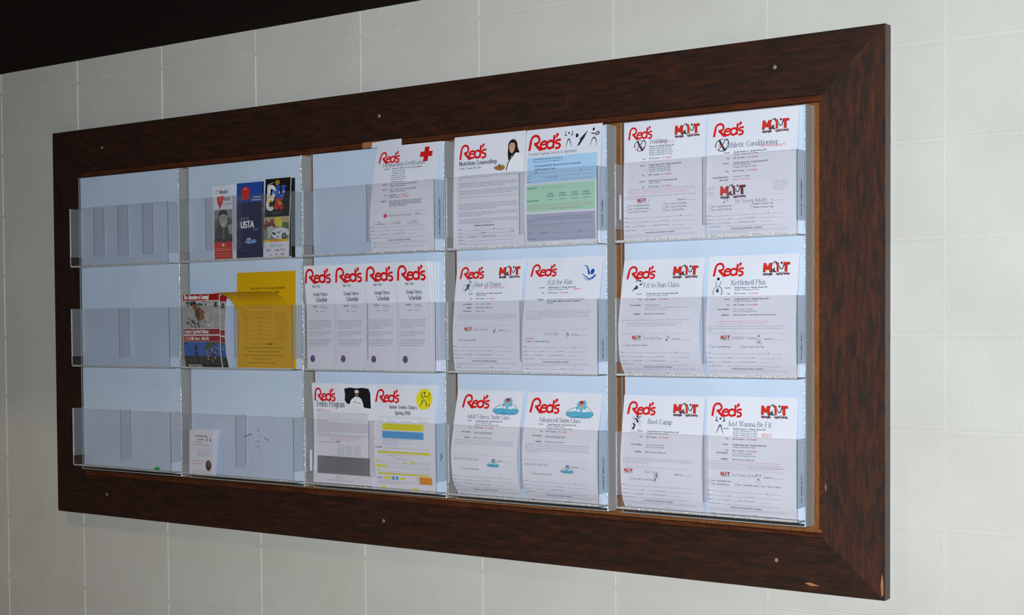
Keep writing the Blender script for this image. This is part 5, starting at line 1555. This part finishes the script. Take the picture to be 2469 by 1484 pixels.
# small folded leaflets in the bottom pocket
B2 = lo(-47.93)
S = Sheet('leaflet', 39.6, 4.0, [(3.2, -42.75), (3.25, -45), (3.3, B2)], 'small white folded leaflet with a tiny brown photo, at the left of the bottom pocket', 'leaflet', thick=.06, tilt=0)
cv = S.cv
cv.text('2nd Annual Bike Safety', 2.0, .75, .20, INK, 'c', .14, True, 0, .8); cv.text('Run and Walk', 1.9, 1.15, .18, INK, 'c', .14, True, 0, .85)
cv.scrawl(.7, 2.6, 1.45, .15, SLATE); cv.scrawl(.4, 3.4, 1.75, .15, INK)
cv.use('picture'); cv.line([(3.0, .8), (2.9, 1.3)], .14, (.45, .18, .05)); cv.line([(3.5, .9), (3.6, 1.3)], .14, (.04, .1, .35))
cv.ell(3.25, 4.0, .48, .62, (.05, .03, .02), 12); cv.ell(3.3, 3.8, .25, .3, (.20, .11, .05), 10, 1)
cv.use('printed_text')
cv.para(1.3, 3.6, 2.2, 5, .19, .12, GREY, .9); cv.scrawl(.5, .9, 2.3, .1, SLATE)
cv.para(.4, 2.6, 3.6, 2, .3, .15, TRED, .9); cv.para(.4, 3.7, 4.7, 2, .22, .12, GREY, .95)
S.done()
S = Sheet('leaflet', 39.8, 4.0, [(2.4, -42.65), (2.75, -45), (3.0, B2)], 'plain white folded leaflet leaning open behind the small printed leaflet', 'leaflet', thick=.03)
S.done()

# little bits: green tag, pen doodle on the insert, white rounded bars on two side panels
bm = bmesh.new()
prism(bm, [(33.2, -47.78), (33.35, -47.45), (33.55, -47.6), (33.8, -47.35), (34.0, -47.6), (34.1, -47.78)], 2.9, 3.15)
gm = principled('green_plastic', (.01, .35, .09), .4)[0]
tag(mk('plastic_scrap', bm, gm, origin=W(33.6, 3.0, -47.78)), 'tiny green plastic scrap on the floor of the empty bottom pocket at the left', 'scrap')
cv = Canvas(); cv.use('pen_doodle')
DG = (.14, .16, .20)
cv.line([(0, .9), (.7, .65), (1.3, .5)], .03, DG, None, .09); cv.line([(2.2, .0), (2.5, .1)], .06, DG); cv.line([(.8, 1.0), (.75, 1.5), (.9, 1.6)], .05, (.3, .33, .38))
cv.arc(2.3, 1.55, .35, .35, 0, 330, .035, (.3, .33, .38), 8); cv.line([(2.5, 1.9), (2.9, 2.3)], .03, (.3, .33, .38)); cv.line([(3.3, .8), (4.0, 1.1)], .07, (.25, .28, .32)); cv.ell(2.6, .55, .06, .06, DG, 6)


def at_doodle(u, v, off):
    return W(49.2 + u, 3.84 + off * .3, -42.3 - v)


holder = [o for o in scene.objects if o.name == 'pocket.005' or o.name == 'pocket'][0]
pk = [o for o in scene.objects if o.name.startswith('pocket')]
pk = sorted(pk, key=lambda o: int(o.name.split('.')[1]) if '.' in o.name else 0)
build_print(cv, at_doodle, pk[5], .01)
for idx, z in ((12, -20.2), (8, -45.4)):
    k, r_ = divmod(idx, 3)
    x0 = RACKS[k][0] + .42 + .11
    bm = bmesh.new()
    pts = [(3.0 + .16 * math.cos(a), z + (1.0 if math.sin(a) > 0 else -1.0) + .16 * math.sin(a)) for a in [math.radians(10 + i * 20) for i in range(18)]]
    a = [bm.verts.new(W(x0, y, zz)) for y, zz in pts]; b = [bm.verts.new(W(x0 + .03, y, zz)) for y, zz in pts]
    bm.faces.new(a); bm.faces.new(b)
    for i in range(len(pts)):
        j = (i + 1) % len(pts); bm.faces.new((a[i], a[j], b[j], b[i]))
    mk('white_oval', bm, M['paper'], pk[idx])
